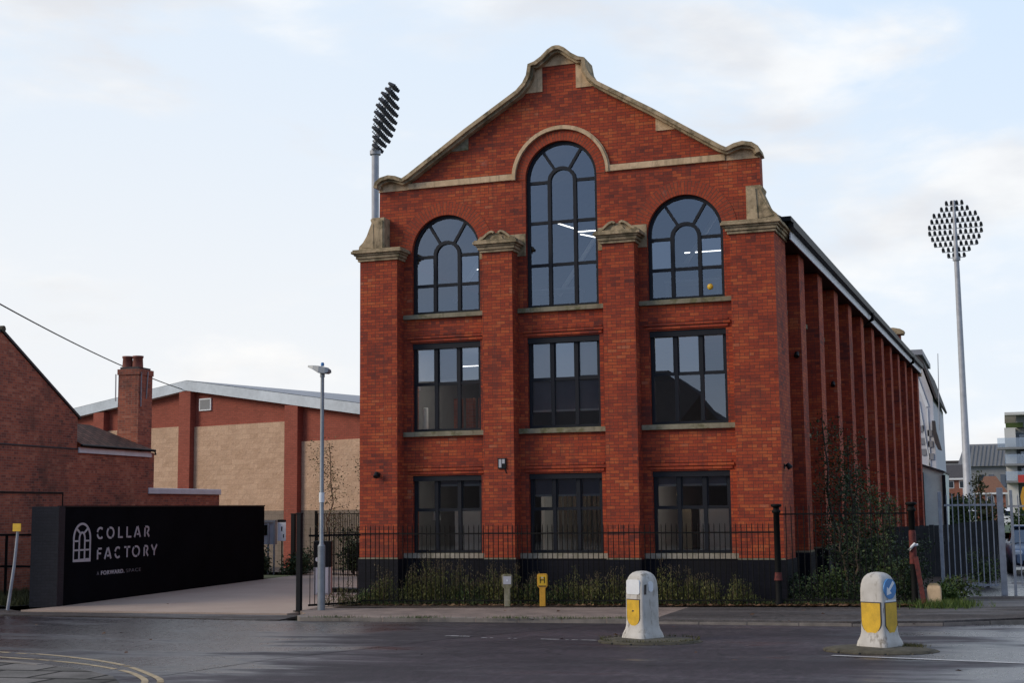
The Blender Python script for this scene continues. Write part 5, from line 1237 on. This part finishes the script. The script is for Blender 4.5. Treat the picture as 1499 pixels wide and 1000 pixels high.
def car(loc, rz, label, paint):
    t = thing('parked_car', label, 'car', loc, rz)
    secs = []   # along -Y (front) .. +Y
    prof_ = [(-2.05, 0.30, 0.62, 0.62), (-1.95, 0.24, 0.74, 0.78), (-1.5, 0.22, 0.86, 0.86), (-0.95, 0.22, 0.95, 0.88), (0.2, 0.22, 0.98, 0.89), (1.4, 0.22, 1.0, 0.88), (1.95, 0.26, 0.95, 0.80), (2.05, 0.36, 0.80, 0.70)]
    for y, z0, z1, hw in prof_:
        zc = (z0+z1)/2; hh = (z1-z0)/2
        secs.append([(hw*math.copysign(abs(cos(2*pi*i/20))**0.45, cos(2*pi*i/20)), y, zc+hh*math.copysign(abs(sin(2*pi*i/20))**0.55, sin(2*pi*i/20))) for i in range(20)])
    MB().loft([s[::-1] for s in secs]).build('body', paint, t, local=True)
    cs = []
    for y, z1, hw in ((-0.98, 0.96, 0.80), (-0.15, 1.42, 0.66), (0.4, 1.48, 0.65), (1.2, 1.44, 0.64), (1.85, 1.0, 0.76)):
        cs.append([(-hw, y, 0.93), (hw, y, 0.93), (hw*0.93, y, z1), (-hw*0.93, y, z1)])
    MB().loft([s[::-1] for s in cs], False).build('glasshouse', M['glass_dark'], t, local=True, bevel=0.03)
    MB().box(-0.60, 0.60, -0.2, 1.25, 1.445, 1.50).build('roof_panel', paint, t, local=True, bevel=0.03)
    for s in (-1, 1):
        for y in (-1.3, 1.28):
            w_ = MB().tube([(s*0.68, y, 0.31), (s*0.90, y, 0.31)], 0.31, 20).build('wheel', M['tyre'], t, local=True)
            MB().tube([(s*0.86, y, 0.31), (s*0.91, y, 0.31)], 0.19, 14).build('rim', M['galv'], w_, local=True)
        MB().box(s*0.60-0.16, s*0.60+0.16, -2.03, -1.9, 0.60, 0.74).build('headlight', M['white'], t, local=True, bevel=0.04)
        MB().box(s*0.95-0.06, s*0.95+0.06, -0.85, -0.70, 0.95, 1.08).build('mirror', paint, t, local=True, bevel=0.03)
    MB().box(-0.45, 0.45, -2.07, -2.0, 0.30, 0.42).build('grille', M['black'], t, local=True)
    return t
car((11.25, 16.2, 0.17), radians(2), 'blue grey car parked behind the gates at the right edge', M['car'])
# ------------------------------------------------------------------ buildings behind, right
def Yb(x0, x1, y0, y1, z0, z1): return MB().box(x0, x1, y0, y1, z0, z1)
t = thing('low_outbuilding', 'low grey green rendered outbuilding behind the factory end', 'building', (6.8, 47, 0))
MB().prism([(5.4, -0.2), (7.25, -0.2), (7.38, 4.05), (5.4, 4.75)], 46, 53).build('wall', M['stucco'], t)
MB().prism([(5.4, 4.752), (7.42, 4.052), (7.42, 4.15), (5.4, 4.87)], 45.8, 53.2).build('roof', M['slate'], t)
MB().box(6.15, 6.32, 45.85, 45.995, 0.5, 4.1).build('downpipe', M['black'], t); MB().box(7.27, 7.45, 45.8, 45.95, 0.5, 3.95).build('downpipe', M['black'], t)
t = thing('stand_building', 'tall pale clad stand with sloping dark roof edge behind the factory', 'building', (3, 62, 0))
MB().prism([(-8, -0.2), (6.44, -0.2), (6.36, 9.2), (5.6, 11.75), (-8, 11.9)], 60, 76).build('wall', M['pale_wall'], t)
MB().prism([(5.55, 11.95), (5.88, 11.6), (6.66, 9.15), (6.55, 9.05), (5.80, 11.45), (5.5, 11.72)], 59.5, 76).build('roof_edge', M['slate'], t)
MB().box(4.8, 5.88, 59.6, 70, 11.96, 12.3).build('roof_unit', M['zinc'], t)
for (a, b, w_) in (((5.5, 9.0), (6.0, 4.8), 0.06), ((6.0, 8.5), (6.0, 4.8), 0.08), ((5.4, 10.6), (6.0, 8.6), 0.2)):
    MB().bar((a[0], 59.95, a[1]), (b[0], 59.95, b[1]), w_, 0.04, up=(0, 1, 0)).build('cladding_stripe', M['white'], t)
for x, z in ((5.62, 7.2), (5.65, 6.4), (6.1, 6.9), (6.12, 6.2), (5.7, 5.7), (6.15, 5.4)): MB().box(x-0.16, x+0.12, 59.93, 59.99, z-0.2, z+0.2).build('window', M['zinc'], t)
t = thing('stand_canopy', 'dark slatted bracket canopy jutting from the pale stand', 'canopy', (6.5, 59.5, 6.5))
MB().prism([(6.28, 7.65), (6.47, 7.65), (6.52, 7.0), (6.66, 6.4), (6.80, 5.75), (6.58, 5.82), (6.42, 6.2), (6.28, 6.9)], 59.2, 60.0).build('slats', M['slate'], t)
tag(MB().tube([(6.72, 59.3, 7.0), (6.84, 59.3, 11.95)], [0.035, 0.025], 6).build('flagpole', M['galv'], origin=(6.72, 59.3, 7.0)), 'thin grey bare pole beside the pale stand', 'pole')
def small_house(name, label, x0, x1, y0, y1, ze, zr, wallm, roofm, wins=(), hip=0.2):
    t = thing(name, label, 'house', ((x0+x1)/2, y0, 0), 0)
    MB().box(x0, x1, y0, y1, -0.5, ze).build('wall', wallm, t)
    MB().add([(x0-0.3, y0-0.3, ze), (x1+0.3, y0-0.3, ze), (x1-hip, (y0+y1)/2, zr), (x0+hip, (y0+y1)/2, zr), (x0-0.3, y1+0.3, ze), (x1+0.3, y1+0.3, ze)], [(0, 1, 2, 3), (5, 4, 3, 2), (4, 0, 3), (1, 5, 2)]).build('roof', roofm, t)
    MB().box(x0-0.3, x1+0.3, y0-0.36, y0-0.30, ze-0.22, ze+0.0).build('fascia', M['white'], t)
    for (a, b, c, d) in wins:
        w_ = MB().box(a, b, y0-0.04, y0+0.05, c, d).build('window', M['white'], t)
        MB().box(a+0.08, b-0.08, y0-0.06, y0-0.041, c+0.08, d-0.08).build('glass_pane', M['glass_dark'], w_)
    return t
small_house('brick_house', 'small red brick house with dark slate roof left of the mast', 2.4, 6.4, 147, 155, 5.45, 7.2, M['far_brick'], M['slate'], ((3.8, 4.6, 4.2, 5.1), (5.2, 5.9, 4.2, 5.1)))
small_house('brick_house', 'low brick house with orange brown hipped roof right of the mast', 7.2, 10.5, 142.7, 149, 3.6, 5.6, M['far_brick'], M['tile_red'], ((8.4, 9.2, 2.2, 3.2),), 1.0)
t = thing('flat_block_roofline', 'distant low brown roofline left of the slate roofed house', 'building', (2, 210, 0))
MB().box(-2, 5.0, 210, 220, 0, 9.0).build('wall', M['flat_grey'], t)
MB().box(-2.1, 5.1, 209.9, 220.1, 9.002, 9.4).build('parapet', M['slate'], t)
t = thing('curved_roof_hall', 'large grey hall with curved zinc roof behind the mast', 'hall', (12, 180, 0))
MB().box(4.6, 24, 178, 200, 0, 7.6).build('wall', M['flat_grey'], t)
sec_ = [(4.2, 7.6), (4.5, 8.6), (4.9, 9.7), (5.5, 10.6), (6.0, 10.75), (24, 10.75), (24, 7.602)]
MB().prism(sec_, 177.4, 200).build('roof', M['zinc'], t)
mb = MB()
for i in range(34): mb.bar((5.5+i*0.55, 177.3, 10.6), (5.0+i*0.55, 177.3, 7.7), 0.09, 0.06, up=(0, 1, 0))
mb.build('roof_seam', M['flat_grey'], t)
for x in (7.4, 8.7, 10.3, 12.0): MB().box(x-0.35, x+0.35, 177.9, 178.1, 4.6, 6.4).build('window', M['glass_dark'], t)
t = thing('apartment_block', 'white and grey flats with stacked balconies at the right edge', 'building', (16, 116, 0))
MB().box(10.95, 24, 117.2, 130, -0.5, 9.9).build('wall', M['flat_white'], t)
MB().box(11.75, 24, 116.9, 117.19, -0.5, 9.4).build('recess', M['flat_grey'], t)
MB().box(11.9, 24, 116.0, 130, 9.91, 11.1).build('penthouse', M['flat_grey'], t)
MB().box(10.8, 24, 114.6, 131, 11.12, 11.4).build('canopy_roof', M['flat_white'], t)
MB().box(10.7, 11.75, 115.8, 117.19, 0, 9.9).build('column', M['flat_white'], t)
for z in (4.35, 6.05, 7.70):
    b_ = MB().box(9.95 if z > 7 else 10.6, 24, 114.9, 116.89, z, z+0.22).build('balcony', M['flat_grey'], t)
    MB().box(9.98 if z > 7 else 10.62, 24, 114.92, 114.97, z+0.22, z+1.15).build('balustrade', M['glass'], b_)
    for k in range(3):
        x = 12.1+k*2.3; w_ = MB().box(x, x+1.5, 116.75, 116.895, z+0.3, z+1.5).build('window', M['white'], t)
        MB().box(x+0.1, x+1.4, 116.70, 116.745, z+0.36, z+1.45).build('glass_pane', M['glass_dark'], w_)
MB().box(10.85, 12.5, 115.9, 116.5, 9.92, 10.4).build('planter', M['leaf_mid'], t)
tag(MB().box(11.75, 13.2, 113.2, 113.3, 4.35, 5.1).build('red_hoarding', M['red_paint'], origin=(12.4, 113.2, 4.35)), 'red sign panel on the flats at the right edge', 'sign')
tag(MB().prism([(12.0, 1.5), (13.6, 1.5), (13.6, 3.9), (12.1, 3.9), (11.85, 3.0)], 110, 111).build('yellow_hoarding', M['yellow_post'], origin=(12.6, 110, 1.5)), 'orange yellow panel in front of the flats', 'hoarding')
for i, (x0, x1, lab) in enumerate(((6.4, 8.0, 'white parked van far off left of the gate post'), (10.2, 10.9, 'white parked van far off right of the gate post'))):
    t = thing('parked_van', lab, 'van', ((x0+x1)/2, 94, 0.2))
    MB().loft([[(x0, y, 0.5), (x1, y, 0.5), (x1, y, z), (x0, y, z)] for y, z in ((92, 1.3), (93, 1.95), (95.5, 1.97))], False).build('body', M['white'], t, bevel=0.05)
    MB().box(x0+0.1, x1-0.1, 91.95, 92.6, 1.32, 1.7).build('windscreen', M['glass_dark'], t)
    for x in (x0+0.2, x1-0.2): MB().tube([(x-0.1, 93, 0.5), (x+0.1, 93, 0.5)], 0.32, 12).build('wheel', M['tyre'], t)
sheet('playing_field', [(3, 60), (60, 60), (60, 112), (3, 112)], 0.35, M['leaf_bright'])
for (x, y, r_, h, lab, lm) in ((7.9, 62, 1.2, 2.5, 'distant green bush left of the mast foot', 'leaf_mid'), (9.3, 64, 1.3, 2.6, 'distant olive bush right of the mast foot', 'leaf_olive'), (11.5, 66, 1.5, 1.6, 'distant low green hedge before the flats', 'leaf_bright'), (6.9, 75, 0.9, 3.2, 'distant dark bush beside the pale stand', 'leaf_dark')):
    bush((x, y, 0.2), r_, h, lab, rt, 600, lm, 0.28, group='distant bushes beyond the gates')
sapling((8.6, 80, 0.2), 4.6, 'distant olive tree just right of the mast', rt, 1, 'leaf_olive', 400, 1.2, 0.25, 0.3, r=0.06)
# ------------------------------------------------------------------ terrace across the road, seen mirrored in the factory glass
t = thing('terrace_house', 'brick house across the road mirrored in the factory windows', 'house', (-16, -62, 0))
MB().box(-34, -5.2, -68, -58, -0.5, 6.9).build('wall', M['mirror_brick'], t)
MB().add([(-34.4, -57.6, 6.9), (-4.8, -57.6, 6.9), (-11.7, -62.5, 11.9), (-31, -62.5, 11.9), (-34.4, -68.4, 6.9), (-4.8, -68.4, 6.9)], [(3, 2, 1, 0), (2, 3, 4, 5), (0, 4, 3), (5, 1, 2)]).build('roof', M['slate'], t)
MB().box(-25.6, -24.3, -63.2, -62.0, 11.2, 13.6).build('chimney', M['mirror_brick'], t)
MB().prism([(-10.6, 6.9), (-5.6, 6.9), (-8.1, 9.9)], -60, -57.5).build('front_gable', M['mirror_brick'], t)
